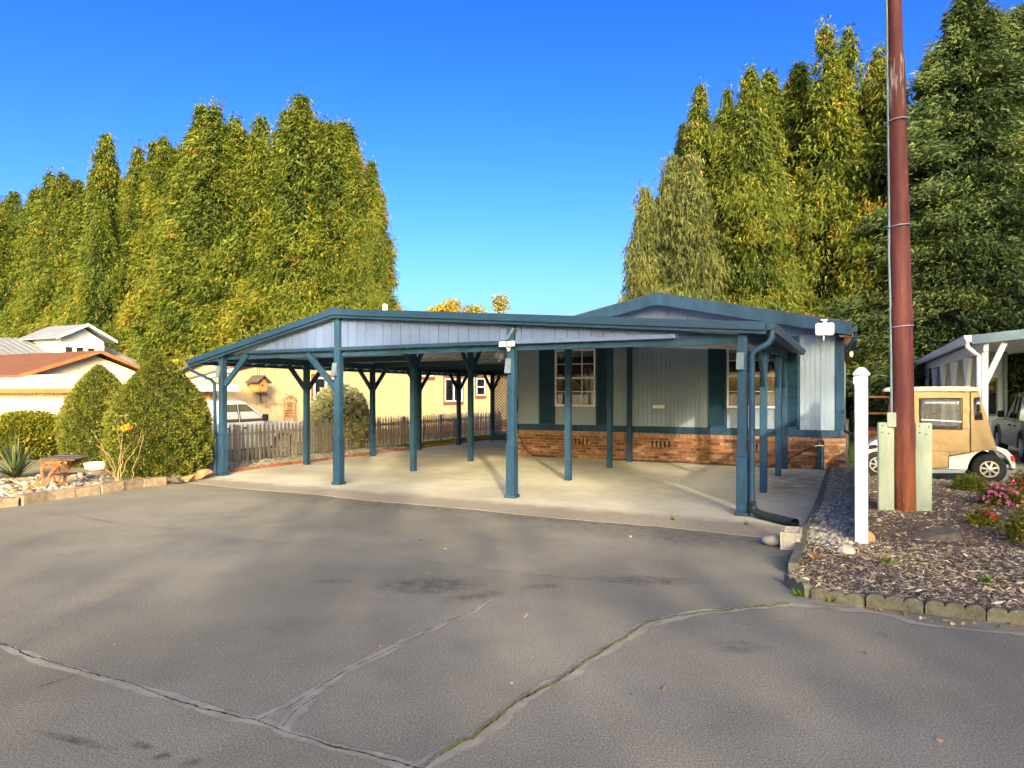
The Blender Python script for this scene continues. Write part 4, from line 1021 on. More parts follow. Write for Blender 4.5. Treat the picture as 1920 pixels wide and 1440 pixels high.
def wall_panel(name, quad, mat, hole=None, v=CVn, nx=34, ny=28, amp=.020, parent=cart):
    """sewn fabric panel as a gently wrinkled sheet with thickness; quad lists zoom points tl,tr,br,bl"""
    q = [Vector(zc(*p)) for p in quad]; b = MB(); vs_ = []; fs_ = []
    for j in range(ny + 1):
        for i in range(nx + 1):
            s, t = i / nx, j / ny
            p = (q[0] * (1 - s) + q[1] * s) * (1 - t) + (q[3] * (1 - s) + q[2] * s) * t
            w = mnoise.noise(Vector((p.x * 3, p.y * 7, 1.3))) * amp + mnoise.noise(Vector((p.x * 9 + p.y * 4, p.y * 3, 4))) * amp * .7
            vs_.append((p.x, v + w, p.y))
    for j in range(ny):
        for i in range(nx):
            if hole:
                s, t = (i + .5) / nx, (j + .5) / ny
                if hole[0] < s < hole[1] and hole[2] < t < hole[3]: continue
            a = j * (nx + 1) + i; fs_.append((a, a + 1, a + nx + 2, a + nx + 1))
    b.add(vs_, fs_); o = b.build(name, mat, parent, smooth=True)
    sol = o.modifiers.new('thick', 'SOLIDIFY'); sol.thickness = .008
    return o
wall_panel('canvas_side', [(372, 570), (848, 572), (848, 800), (375, 800)], 'tan_canvas', (0.35, 0.895, 0.19, 1.01))
wall_panel('canvas_side', [(375, 800), (848, 800), (848, 940), (385, 940)], 'tan_canvas')
wall_panel('canvas_skirt', [(385, 940), (719, 940), (714, 1040), (390, 1040)], 'tan_canvas', nx=18, ny=8)
wall_panel('canvas_corner', [(719, 940), (848, 940), (800, 952), (719, 966)], 'tan_canvas', nx=6, ny=3)
wall_panel('canvas_quarter', [(852, 572), (902, 570), (1012, 925), (852, 940)], 'tan_canvas', v=CVn + .002, amp=.014)
wall_panel('quarter_window', [(872, 608), (905, 602), (927, 745), (877, 745)], 'dark_glass', v=CVn - .016, nx=3, ny=3, amp=0)
wall_panel('side_window', [(538, 615), (798, 613), (798, 802), (540, 795)], 'vinyl_glass', v=CVn + .004, nx=8, ny=6, amp=.006)
for pts in ([(536, 612), (800, 611)], [(800, 611), (799, 803)], [(799, 803), (538, 797)], [(538, 797), (536, 612)], [(850, 572), (851, 942)], [(851, 942), (718, 966), (714, 1042)]):
    MB().tube([(zc(*p)[0], CVn - .012, zc(*p)[1]) for p in pts], .006, 6).build('zip', 'black_plastic', cart)
MB().tube([(zc(*p)[0], CVn - .006, zc(*p)[1]) for p in [(548, 742), (670, 748), (795, 756)]], .012, 6).build('window_roll', 'blind', cart)
# back and far walls of the enclosure, roof, seat, dashboard
A, B_ = zc(904, 572), zc(1014, 925)
MB().add([(A[0], CVn + .01, A[1]), (A[0], VF_ - .01, A[1]), (B_[0], VF_ - .01, B_[1]), (B_[0], CVn + .01, B_[1])], [(0, 1, 2, 3)]).build('canvas_back', 'tan_canvas', cart)
wall_panel('canvas_far_side', [(372, 570), (902, 572), (1010, 925), (385, 940)], 'tan_canvas', (0.33, 0.8, 0.19, 0.62), v=VF_)
A2, B2 = zc(372, 572), zc(345, 850)
MB().add([(A2[0], CVn + .01, A2[1]), (A2[0], VF_ - .01, A2[1]), (B2[0], VF_ - .01, B2[1]), (B2[0], CVn + .01, B2[1])], [(0, 1, 2, 3)]).build('windscreen', 'vinyl_glass', cart)
rf = [zc(*p) for p in ((318, 560), (335, 546), (500, 541), (735, 538), (870, 541), (912, 556), (915, 568), (320, 570))]
MB().prism(rf, 'v', CVn - .05, VF_ + .05).build('canopy_roof', 'cart_roof', cart, bevel=.015, seg=2, smooth=True)
MB().prism([zc(*p) for p in ((738, 541), (826, 541), (830, 562), (742, 561))], 'v', CVn - .058, CVn - .02).build('roof_flap', 'cart_roof', cart, bevel=.004)
MB().prism([zc(*p) for p in ((640, 850), (850, 850), (850, 900), (640, 900))], 'v', CVn + .12, VF_ - .12).prism([zc(*p) for p in ((815, 690), (848, 690), (852, 848), (820, 848))], 'v', CVn + .12, VF_ - .12).build('seat', 'cart_roof', cart, bevel=.03)
MB().tube([zc(480, 780)[:1] + (CVn + .35, zc(480, 780)[1]), zc(430, 840)[:1] + (CVn + .35, zc(430, 840)[1])], .02, 8).build('steering_column', 'black_plastic', cart)
MB().prism([zc(*p) for p in ((785, 905), (822, 905), (822, 909), (785, 909))], 'v', CVn - .012, CVn + .0).build('pull_tab', 'trim_brown', cart)

# ---- grey pickup, nose away, under the neighbour's awning
def pickup(tag_, label, u, v, z0, paint, heading, length=5.3, ht=1.74, cap_mat='dark_glass', mirror=True, half=.93, group=None):
    """heading +1: nose towards +v.  local s runs from tail (0) to nose; both trucks stand along v"""
    t = thing('pickup_truck', label, 'pickup truck', u, v, z0)
    L = length
    def P(s): return v + heading * (s - L / 2)
    def pr(b, poly, a, c): return b.prism([(P(s), z0 + z) for s, z in poly], 'u', a, c)
    def arch(cx, r, a0=180, a1=0): return [(cx + r * math.cos(math.radians(a)), .37 + r * math.sin(math.radians(a))) for a in np.linspace(a0, a1, 12)]
    w1, w2 = 1.22, L - .98
    body = [(0, .48), (0, .98), (.02, 1.03), (1.78, 1.04), (1.8, 1.0), (3.42, 1.0), (3.5, 1.03), (4.5, .99), (L - .15, .90), (L - .02, .78), (L, .50), (L - .1, .36)]
    body += [(x, z) for x, z in arch(w2, .43, 0, 180)] + [(w2 - .5, .32), (w1 + .5, .32)] + [(x, z) for x, z in arch(w1, .43, 0, 180)] + [(.3, .42)]
    pr(MB(), body, u - half, u + half).build('body', paint, t, bevel=.05, seg=3, smooth=True)
    # cab as a loft that narrows upwards
    def ring(z, s0, s1, w): return [(u - w, P(s0), z0 + z), (u + w, P(s0), z0 + z), (u + w, P(s1), z0 + z), (u - w, P(s1), z0 + z)]
    MB().loft([ring(.98, 1.84, 3.62, half - .03), ring(1.2, 1.86, 3.34, half - .06), ring(ht - .06, 2.02, 2.78, half - .17), ring(ht, 2.12, 2.66, half - .26)]).build('cab', paint, t, bevel=.03, seg=2, smooth=True)
    for sg in (-1, 1):
        def side(z): return u + sg * (half - .045 - (z - 1.08) / (ht - 1.14) * .115 + .006)
        for poly, nm in ((((2.48, 1.06), (3.32, 1.07), (2.76, ht - .12), (2.50, ht - .11)), 'front_window'), (((1.96, 1.07), (2.42, 1.06), (2.44, ht - .11), (2.09, ht - .12)), 'rear_window')):
            vs_ = [(side(z), P(s), z0 + z) for s, z in poly] + [(side(z) - sg * .02, P(s), z0 + z) for s, z in poly]
            wn_ = MB().add(vs_, [(0, 1, 2, 3), (4, 5, 6, 7), (0, 1, 5, 4), (1, 2, 6, 5), (2, 3, 7, 6), (3, 0, 4, 7)]).build('window', cap_mat, t)
            MB().tube([(side(z) + sg * .003, P(s), z0 + z) for s, z in list(poly) + [poly[0]]], .014, 5).build('window_seal', 'black_plastic', wn_)
        for s in (1.83, 2.45, 3.36): MB().box((u + sg * (half + .001), P(s) - .004, z0 + .45), (u + sg * (half - .01), P(s) + .004, z0 + .98)).build('door_seam', 'black_plastic', t)
        for s in (2.02, 2.62): MB().box((u + sg * (half + .022), P(s) - .07, z0 + .86), (u + sg * half, P(s) + .07, z0 + .90)).build('door_handle', 'black_plastic', t, bevel=.006)
        MB().box((u + sg * (half + .02), P(3.22) - .06, z0 + 1.06), (u + sg * (half + .17), P(3.22) + .06, z0 + 1.24)).build('mirror', 'black_plastic', t, bevel=.03)
        for w in (w1, w2):
            o = MB().tube([(u + sg * (half + .002), P(x), z0 + z) for x, z in arch(w, .45)], .03, 6).build('wheel_flare', paint, t, smooth=True)
        for w in (w1, w2):
            wheel_u(t, u + sg * (half - .1), P(w), z0 + .37, .37, .22, sg)
        MB().box((u + sg * (half - .22), P(0) + heading * .0 - heading * .012, z0 + .62), (u + sg * (half - .05), P(0) + heading * .03, z0 + .92)).build('tail_light', 'red_lens', t, bevel=.008)
        MB().box((u + sg * (half - .32), P(L) + heading * .005, z0 + .62), (u + sg * (half - .06), P(L) - heading * .06, z0 + .80)).build('headlight', 'rim_metal', t, bevel=.01)
    MB().box((u - half + .03, P(0) - heading * .14, z0 + .42), (u + half - .03, P(0) - heading * .01, z0 + .60)).build('rear_bumper', 'rim_metal', t, bevel=.03)
    MB().box((u - half + .02, P(L) + heading * .12, z0 + .36), (u + half - .02, P(L) - heading * .03, z0 + .58)).build('front_bumper', 'galvanised', t, bevel=.03)
    f0, f1 = P(3.50), P(2.84)
    MB().add([(u - half + .16, f0 + heading * .03, z0 + 1.06), (u + half - .16, f0 + heading * .03, z0 + 1.06), (u + half - .24, f1 + heading * .03, z0 + ht - .1), (u - half + .24, f1 + heading * .03, z0 + ht - .1)], [(0, 1, 2, 3)]).build('windscreen', 'dark_glass', t)
    return t
def wheel_u(par, u, v, z, r, rr, sg):
    hw = .11
    w = MB().lathe((u, v, z), [(rr, -hw + .01), (r * .85, -hw), (r * .97, -hw + .02), (r, -hw + .05), (r, hw - .05), (r * .97, hw - .02), (r * .85, hw), (rr, hw - .01)], 28, 'u').build('wheel', 'black_rubber', par, smooth=True)
    f = u + sg * hw
    MB().lathe((f, v, z), [(rr, -sg * .01), (rr, sg * .006), (rr * .88, sg * .006), (rr * .84, -sg * .02)], 24, 'u').build('rim', 'rim_metal', w, smooth=True)
    MB().lathe((f, v, z), [(rr * .87, -sg * .034), (rr * .87, -sg * .032)], 20, 'u').build('rim_back', 'black_plastic', w)
    b = MB()
    for k in range(6):
        a = k * math.pi / 3 + .2
        b.bar((f - sg * .004, v + .1 * rr * math.cos(a), z + .1 * rr * math.sin(a)), (f - sg * .01, v + .9 * rr * math.cos(a), z + .9 * rr * math.sin(a)), .34 * rr, .02, up=(1, 0, 0))
    b.lathe((f, v, z), [(rr * .25, -sg * .02), (rr * .25, sg * .01), (rr * .15, sg * .02)], 14, 'u').build('spokes', 'rim_metal', w)
uT, vT = ong(1915, 868)
pickup('grey', 'dark grey pickup truck parked nose in under the neighbouring awning', uT + .93, vT + 5.3 / 2 - 1.22, 0.0, 'truck_grey', 1)

# ---- neighbour's awning and house on the right
aw = thing('awning', 'pale awning roof with white bracketed posts over the dark pickup', 'awning', 4.5, 24, 0)
AU, AV0, AV1, AZ = 2.28, 17.6, 33.5, 2.93
MB().prism([(AU, AZ), (8.6, AZ + .62), (8.6, AZ + .55), (AU, AZ - .07)], 'v', AV0 + .02, AV1).build('roof', 'awning_blue', aw)
MB().prism([(AU, AZ + .03), (8.6, AZ + .66), (8.6, AZ + .45), (AU, AZ - .17)], 'v', AV0 - .03, AV0).build('fascia', 'awning_blue', aw, bevel=.005)
MB().prism([(AU - .002, AZ + .03), (AU - .14, AZ + .03), (AU - .14, AZ - .03), (AU - .09, AZ - .12), (AU - .002, AZ - .12)], 'v', AV0 - .04, AV1).build('gutter', 'white_paint', aw, bevel=.005)
MB().box((AU + .23, AV0 + .1, AZ - .32), (AU + .32, AV1 - .1, AZ - .07)).build('beam', 'white_paint', aw, bevel=.005)
pmat('ceiling_pan', (0.55, 0.56, 0.55), 0.5, 0.05, 2, 0.03)
MB().prism([(AU + .33, AZ - .04), (8.5, AZ + .53), (8.5, AZ + .52), (AU + .33, AZ - .05)], 'v', AV0 + .05, AV1 - .05).build('ceiling', 'ceiling_pan', aw)
for i, v in enumerate((17.85, 20.4, 23.0, 25.6, 28.2, 30.8)):
    p = MB().box((AU + .22, v - .05, 0), (AU + .33, v + .05, AZ - .325)).build('post', 'white_paint', aw, bevel=.005)
    for s_ in (-1, 1):
        if i == 0 and s_ < 0: continue
        MB().bar((AU + .275, v + s_ * .04, AZ - 1.0), (AU + .275, v + s_ * .46, AZ - .34), .09, .10).build('bracket', 'white_paint', p, bevel=.004)
MB().bar((AU + .29, AV0 + .24, AZ - .98), (AU + .62, AV0 + .20, AZ - .14), .10, .11).build('bracket', 'white_paint', aw, bevel=.004)
MB().tube([(AU - .07, AV0 + .05, AZ - .11), (AU - .07, AV0 + .05, AZ - .22), (AU + .05, AV0 + .1, AZ - .34), (AU + .15, AV0 + .15, AZ - .42), (AU + .15, AV0 + .17, 0.1)], .05, 8).build('downspout', 'white_paint', aw, smooth=True)
nh = thing('neighbour_house', 'grey blue sided house wall with a dark window under the pale awning', 'house', 3.5, 30, 0)
b = MB(); z = .25
while z < 2.9: b.prism([(AU - .25, z), (AU + .9, z)] if False else [(33.42, z), (33.45, z + .15), (33.5, z + .15), (33.5, z)], 'u', AU - 2.0, 2.69); z += .155
b.build('lap_boards', 'lap_siding', nh)
MB().box((AU - 2.0, 33.5, 0), (4.28, 40, 2.95)).build('wall', 'lap_siding', nh)
WV = 26.0
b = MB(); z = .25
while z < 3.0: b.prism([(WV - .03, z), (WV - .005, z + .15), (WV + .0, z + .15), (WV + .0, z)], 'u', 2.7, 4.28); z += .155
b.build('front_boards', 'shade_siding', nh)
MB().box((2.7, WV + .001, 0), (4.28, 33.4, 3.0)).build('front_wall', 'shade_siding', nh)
MB().box((4.2, WV - .05, 0), (4.3, WV - .032, 3.0)).build('corner_board', 'awning_blue', nh)
f = MB().box((3.55, WV - .075, 1.0), (4.05, WV - .035, 2.2)).build('window', 'awning_blue', nh)
MB().box((3.60, WV - .09, 1.06), (4.0, WV - .076, 2.14)).build('pane', 'dark_glass', f)
th = thing('tan_house', 'sunlit tan house with brown roof seen through the awning', 'house', 12, 44, 0)
MB().box((6.5, 42, 0), (18, 50, 2.7)).build('wall', 'cream_siding', th)
MB().prism([(6.0, 2.6), (12, 4.2), (18.5, 2.6), (18.5, 2.45), (12, 4.05), (6.0, 2.45)], 'v', 41.5, 50.5).build('roof', 'rust_roof', th)
for uu in (8.0, 10.5):
    f = MB().box((uu, 41.94, 1.0), (uu + 1.2, 41.99, 2.1)).build('window', 'white_paint', th); MB().box((uu + .08, 41.92, 1.08), (uu + 1.12, 41.939, 2.02)).build('pane', 'dark_glass', f)

# deck rail and lawn far behind between the house and the pole, green house beyond
dk = thing('deck', 'brown timber deck with rails behind the white vinyl post', 'deck', 1.6, 27, 0)
for i, u in enumerate((0.15, 1.45, 2.75)):
    MB().box((u - .07, 26.95, 0), (u + .07, 27.09, 1.62)).build('post', 'deck_wood', dk, bevel=.006)
for z in (1.55, .98): MB().box((.15, 26.99, z), (2.75, 27.05, z + .07)).build('rail', 'deck_wood', dk, bevel=.004)
MB().box((.1, 27.0, .28), (2.9, 30, .40)).build('floor', 'deck_wood', dk, bevel=.006)
MB().box((.12, 26.94, .02), (2.88, 26.99, .27)).build('skirt_board', 'trim_brown', dk)
gh = thing('green_house', 'dark green house with pale window frames far behind the deck', 'house', 4, 48, 0)
MB().box((-1, 48, 0), (9, 54, 3.3)).build('wall', 'green_wall', gh)
MB().prism([(-1.6, 3.3), (4, 4.9), (9.6, 3.3), (9.6, 3.18), (4, 4.75), (-1.6, 3.18)], 'v', 47.4, 54.6).build('roof', 'green_wall', gh)
for u in (1.2, 3.0, 4.8):
    f = MB().box((u, 47.93, 1.2), (u + 1.0, 47.99, 2.5)).build('window', 'lap_siding', gh); MB().box((u + .08, 47.91, 1.28), (u + .92, 47.929, 2.42)).build('pane', 'dark_glass', f)
# ================================================================== left-hand side
GZ = -0.15
CW = -17.0                                       # long wall of the cream house
cream = thing('cream_house', 'long cream sided house with brown window trim behind the picket fence', 'house', CW, 22, GZ)
MB().box((-18.9, 14.2, 0.25), (CW - .02, 40, 2.2)).prism([(-18.9, 2.2), (CW - .02, 2.2), (CW - .02, 2.78)], 'v', 14.2, 40).build('wall', 'cream_siding', cream)
b = MB(); v = 14.2
while v < 38: b.box((CW - .018, v + .006, 0.27), (CW + .008, v + .194, 2.74)); v += .20
b.build('siding_boards', 'cream_siding', cream)
MB().box((CW - .02, 24.98, 0.27), (CW + .012, 25.02, 2.74)).build('seam_batten', 'trim_brown', cream)
MB().box((CW - .06, 14.2, GZ - .1), (CW + .03, 39, 0.24)).build('brick_skirt', 'brick', cream)
MB().prism([(CW + .35, 2.86), (-19.2, 2.18), (-19.2, 2.10), (CW + .35, 2.78)], 'v', 13.9, 40.5).build('roof', 'roof_shingle', cream)
def cream_window(p0, p1, y0, y1, split='v'):
    v0, zt = onu(p0, y0, CW); v1, _ = onu(p1, y0, CW); zb = onu((p0 + p1) / 2, y1, CW)[1]; zt = onu((p0 + p1) / 2, y0, CW)[1]
    fo = MB()
    for a, c, d, e in ((v0 - .11, v1 + .11, zt + .001, zt + .12), (v0 - .11, v1 + .11, zb - .16, zb - .001), (v0 - .11, v0 - .001, zb, zt), (v1 + .001, v1 + .11, zb, zt)): fo.box((CW - .01, a, d), (CW + .035, c, e))
    w = fo.build('window', 'trim_brown', cream)
    fi = MB()
    for a, c, d, e in ((v0, v1, zt - .06, zt), (v0, v1, zb, zb + .06), (v0, v0 + .06, zb + .061, zt - .061), (v1 - .06, v1, zb + .061, zt - .061)): fi.box((CW - .005, a, d), (CW + .055, c, e))
    if split == 'v': fi.box((CW - .005, (v0 + v1) / 2 - .04, zb + .061), (CW + .05, (v0 + v1) / 2 + .04, zt - .061))
    else: fi.box((CW - .005, v0 + .061, (zt + zb) / 2 - .03), (CW + .05, v1 - .061, (zt + zb) / 2 + .03))
    fi.build('window_frame', 'white_paint', w)
    MB().box((CW + .008, v0 + .05, zb + .05), (CW + .02, v1 - .05, zt - .05)).build('pane', 'pane_glass', w)
    MB().box((CW + .0065, v0 + .06, zb + .05), (CW + .0075, v1 - .06, zb + (zt - zb) * .85)).build('blind', 'blind', w)
cream_window(587, 632, 708, 756)
cream_window(833, 866, 710, 753)
cream_window(892, 909, 709, 742, 'h')
cream_window(786, 812, 696, 706)
# porch roof at the front corner of the cream house
porch = thing('porch_roof', 'pale sloping porch roof at the near corner of the cream house', 'porch', -18, 14, GZ)
ua, za = onv(347, 714, 13.3); ub_, zb_ = onv(446, 687, 13.3)
MB().prism([(ua, za), (ub_, zb_), (ub_, zb_ - .10), (ua, za - .10)], 'v', 13.3, 13.36).build('rake_board', 'white_paint', porch)
MB().prism([(ua - .05, za + .04), (ub_, zb_ + .05), (ub_, zb_ + .004), (ua - .05, za + .004)], 'v', 13.2, 13.9).build('roof', 'rust_trim', porch)
MB().prism([(ua - .4, za - .3), (ua + .02, za - .11), (ub_ - .2, za - .11), (ub_ - .2, za - .3)], 'v', 13.5, 13.56).build('soffit_panel', 'pale_roof', porch)
MB().box((ua - .2, 13.45, za - .42), (CW - .05, 13.55, za - .302)).build('beam', 'white_paint', porch)
MB().box((ua - .6, 14.1, GZ), (CW - .05, 14.18, za - .1)).build('back_wall', 'bird_wood', porch)
MB().box((ua - .5, 14.05, GZ), (ua + .25, 14.09, za - .55)).build('door', 'cream_siding', porch)
MB().box((ua - .1, 13.46, GZ), (ua + .02, 13.54, za - .421)).build('post', 'white_paint', porch)

# picket fence
FUu = -13.6
pf = thing('picket_fence', 'weathered grey wooden picket fence along the gravel strip', 'fence', FUu, 16, 0)
pm = MB().prism([(-.043, .04), (.043, .04), (.043, .80), (.020, .825), (.034, .86), (.0, .955), (-.034, .86), (-.020, .825), (-.043, .80)], 'u', -.01, .01)
mp_ = bpy.data.meshes.new('picket'); mp_.from_pydata(pm.v, [], pm.f); mp_.materials.append(M['fence_wood'])
v = 9.6; rp = random.Random(5)
while v < 26:
    o = bpy.data.objects.new('picket', mp_); COL.objects.link(o); o.parent = pf
    o.location = (0.03 + rp.uniform(-.004, .004), v - 16, rp.uniform(-.02, .015)); o.rotation_euler = (rp.uniform(-.02, .02), 0, rp.uniform(-.06, .06)); o.scale = (1, rp.uniform(.92, 1.05), rp.uniform(.97, 1.03))
    v += .137 + rp.uniform(-.006, .006)
for z in (.2, .66): MB().box((FUu - .02, 9.5, z), (FUu + .018, 26.1, z + .075)).build('rail', 'fence_wood', pf)
for v in np.arange(9.7, 26.2, 2.35): MB().box((FUu - .11, v - .045, -.1), (FUu - .021, v + .045, .93)).build('fence_post', 'fence_wood', pf)

# white pickup on the neighbour's drive
vnose = onu(578, 800, -14.75)[0]
pickup('white', 'white pickup truck parked behind the picket fence on the left', -15.68, vnose - 2.5, GZ + .04, 'truck_white', 1, length=5.0, ht=1.62, cap_mat='truck_window')

# birdhouse hanging before the cream wall, wall ornament, trellis
BU = -16.62
bv, bz = onu(485, 719, BU)
bird = thing('birdhouse', 'wooden birdhouse with dark gabled roof hanging in front of the cream wall', 'birdhouse', BU, bv, bz - .3)
MB().box((BU - .17, bv - .17, bz - .27), (BU + .17, bv + .17, bz + .05)).prism([(bv - .17, bz + .051), (bv + .17, bz + .051), (bv, bz + .2)], 'u', BU - .17, BU + .17).build('box', 'bird_wood', bird, bevel=.006)
for s_ in (-1, 1): MB().bar((BU, bv + s_ * .30, bz + .015), (BU, bv - s_ * .005, bz + .25), .52, .025, up=(0, 0, 1)).build('roof', 'dark_wood', bird)
MB().lathe((BU + .171, bv, bz - .06), [(.035, 0), (.035, .004)], 14, 'u').build('entrance', 'vent_dark', bird)
for s_ in (-1, 1): MB().tube([(BU, bv + s_ * .06, bz + .22), (BU, bv, 2.8)], .006, 5).build('cord', 'black_plastic', bird)
def wires(name, label, cat, pix, u, r, mat):
    t = thing(name, label, cat, u, onu(*pix[0][0], u)[0], onu(*pix[0][0], u)[1])
    for line in pix: MB().tube([(u, *onu(*p, u)) for p in line], r, 5).build('wire', mat, t)
    return t
z_ = lambda L: [(340 + x / 6, 660 + y / 6) for x, y in L]
wires('trellis', 'rusty arched wire trellis against the cream wall', 'trellis', [z_(L) for L in ([(1155, 800), (1155, 545)], [(1275, 800), (1275, 520)], [(1130, 545), (1165, 515), (1215, 505), (1270, 515), (1305, 550)], [(1175, 480), (1225, 500), (1270, 480)],
    [(1155, 575), (1275, 575)], [(1155, 660), (1275, 660)], [(1155, 690), (1275, 690)], [(1155, 720), (1275, 720)], [(1195, 560), (1195, 655)], [(1235, 560), (1235, 655)], [(1195, 560), (1235, 560)], [(1195, 655), (1235, 655)], [(1205, 690), (1205, 720)], [(1195, 605), (1235, 605)])], CW + .12, .014, 'iron_rust')
wires('wall_ornament', 'small metal tree ornament on the cream wall below the birdhouse', 'ornament', [z_(L) for L in ([(890, 560), (890, 470), (885, 440)], [(890, 490), (850, 460), (820, 440)], [(890, 480), (930, 460), (970, 480)], [(885, 450), (860, 425)], [(890, 450), (920, 430), (950, 440)], [(880, 562), (905, 562)])], CW + .08, .012, 'dark_wood')

# ---- shed with rust brown roof
SZ = -0.5
shed = thing('shed', 'cream ribbed shed with rust brown gable roof and pale lean-to', 'shed', -28, 14, SZ)
SU = -27.8
MB().box((-48, 14.75, SZ), (SU, 20.0, 2.35)).prism([(14.75, 2.351), (20.0, 2.351), (17.35, 3.28)], 'u', -48, SU).build('wall', 'shed_siding', shed)
b = MB(); v = 14.75
while v < 20.0:
    zt = 3.28 - abs(v + .1 - 17.35) * .35 - .03
    b.box((SU + .001, v + .02, 2.2), (SU + .02, v + .2, max(zt, 2.25))); v += .22
b.build('gable_ribs', 'shed_siding', shed)
for s_, ve in ((-1, 14.35), (1, 20.35)):
    MB().prism([(17.35, 3.46), (ve, 3.46 - .355 * abs(ve - 17.35)), (ve, 3.38 - .355 * abs(ve - 17.35)), (17.35, 3.38)], 'u', -48.5, SU + .4).build('roof_slope', 'rust_roof', shed)
    MB().prism([(17.35, 3.48), (ve, 3.48 - .355 * abs(ve - 17.35)), (ve, 3.34 - .355 * abs(ve - 17.35)), (17.35, 3.34)], 'u', SU + .401, SU + .44).build('rake_board', 'rust_trim', shed)
MB().prism([(14.74, 2.40), (12.85, 1.87), (12.85, 1.80), (14.74, 2.33)], 'u', -50, -21.6).build('lean_to_roof', 'pale_roof', shed)
MB().box((-50, 12.80, 1.72), (-21.55, 12.848, 1.865)).build('fascia', 'rust_trim', shed)
MB().box((-50, 13.32, SZ), (-22.0, 14.74, 1.92)).build('lean_to_wall', 'shed_siding', shed)
b = MB(); u = -46
while u < -22.1: b.box((u + .01, 13.30, SZ), (u + .20, 13.319, 1.85)); u += .24
b.build('wall_ribs', 'shed_siding', shed)

# ---- grey metal roofed house with a raised loft
gh2 = thing('metal_roof_house', 'white house with grey metal roof and raised loft behind the brown shed', 'house', -44, 24, SZ)
MB().prism([(-41.3, 3.4), (-46.4, 5.12), (-51.5, 3.4), (-51.5, 3.3), (-46.4, 5.0), (-41.3, 3.3)], 'v', 8.0, 29.6).build('roof', 'metal_roof', gh2)
b = MB()
for v in np.arange(8.2, 29.5, .45): b.prism([(-41.35, 3.425), (-46.4, 5.135), (-46.4, 5.165), (-41.35, 3.455)], 'v', v, v + .05)
b.build('roof_seams', 'metal_roof', gh2)
MB().box((-51, 8.6, SZ), (-41.8, 29.0, 3.42)).build('wall', 'white_paint', gh2)
MB().box((-46.4, 24.75, 3.6), (-42.9, 27.4, 5.02)).build('loft', 'white_paint', gh2)
MB().prism([(24.75, 5.021), (27.4, 5.021), (26.07, 5.82)], 'u', -46.3, -42.95).build('loft_gable', 'white_paint', gh2)
for s_, ve in ((-1, 24.2), (1, 27.95)):
    k = .50
    MB().prism([(26.07, 6.02), (ve, 6.02 - k * abs(ve - 26.07)), (ve, 5.93 - k * abs(ve - 26.07)), (26.07, 5.93)], 'u', -46.6, -42.4).build('loft_roof', 'metal_roof', gh2)
    MB().prism([(26.07, 6.04), (ve, 6.04 - k * abs(ve - 26.07)), (ve, 5.88 - k * abs(ve - 26.07)), (26.07, 5.88)], 'u', -42.399, -42.34).build('loft_rake', 'white_paint', gh2)
for v0 in (24.95, 25.6, 26.3):
    f = MB().box((-42.899, v0, 4.15), (-42.86, v0 + .5, 4.6)).build('window', 'white_paint', gh2); MB().box((-42.858, v0 + .05, 4.2), (-42.85, v0 + .45, 4.55)).build('pane', 'dark_glass', f)
MB().box((-42.899, 24.75, 4.65), (-42.85, 27.4, 4.7)).build('trim', 'white_paint', gh2)
vp_ = atZ(722, 575, 40)
tag(MB().box((UV(vp_[0], 40)[0] - .10, UV(vp_[0], 40)[1] - .1, 0), (UV(vp_[0], 40)[0] + .10, UV(vp_[0], 40)[1] + .1, vp_[2] + .15)).build('service_post', 'white_paint', bevel=.01), 'white service post top showing above the carport roof ridge', 'post')

# ================================================================== edging, rocks, bench
def along(pts, step):
    P, t = resample(np.array(pts), .01)
    d = np.r_[0, np.cumsum(np.linalg.norm(np.diff(P, axis=0), axis=1))]
    out = []; s = step / 2
    while s < d[-1]:
        i = np.searchsorted(d, s); i0, i1 = max(0, i - 8), min(len(P) - 1, i + 8)
        out.append((P[min(i, len(P) - 1)], math.atan2(*(P[i1] - P[i0])[::-1]))); s += step
    return out
def copies(mesh_list, name, parent, places, zf=0.0, rnd=0.0, sc=0.0):
    o_ = ORG[parent.name]
    for k, (p, a) in enumerate(places):
        o = bpy.data.objects.new(name, mesh_list[k % len(mesh_list)]); COL.objects.link(o); o.parent = parent
        o.location = (p[0] - o_[0], p[1] - o_[1], zf + random.uniform(-rnd, rnd)); o.rotation_euler = (0, random.uniform(-rnd, rnd), a + random.uniform(-rnd, rnd) * 2)
        if sc: o.scale = (1, random.uniform(1 - sc, 1 + sc), random.uniform(1 - sc, 1 + sc))
def rough_block(L, T, Hh, seed):
    import bmesh
    bm = bmesh.new(); bmesh.ops.create_cube(bm, size=1.0); bmesh.ops.subdivide_edges(bm, edges=bm.edges[:], cuts=4, use_grid_fill=True)
    for v in bm.verts:
        p = v.co; q = Vector((p.x * L, p.y * T, (p.z + .5) * Hh))
        n_ = mnoise.noise_vector(Vector((p.x * 3 + seed * 7, p.y * 2, p.z * 3))) * .012 + mnoise.noise_vector(Vector((p.x * 9 + seed, p.y * 6, p.z * 7))) * .007
        if abs(p.z - .5) < 1e-4: n_ *= .35
        k = 1 - .05 * (abs(p.z) > .49) * (abs(p.y) > .49)
        v.co = Vector((q.x * (1 - .03 * (abs(p.y) > .49)), q.y * k, q.z)) + n_
    me = bpy.data.meshes.new('edging_block'); bm.to_mesh(me); bm.free(); me.materials.append(M['stone_block']); me.shade_smooth(); me.set_sharp_from_angle(angle=math.radians(45)); return me
lcurve = [ong(*p) for p in [(-420, 985), (-200, 973), (0, 951), (50, 945), (100, 937), (150, 930), (200, 923), (250, 915), (300, 909)]]
se = thing('stone_edging', 'curved row of rough tan stone blocks edging the driveway on the left', 'edging', *lcurve[4], 0)
copies([rough_block(.425, .20, .155, s) for s in range(4)], 'edging_block', se, along(lcurve, .435), -.01, .012, .06)
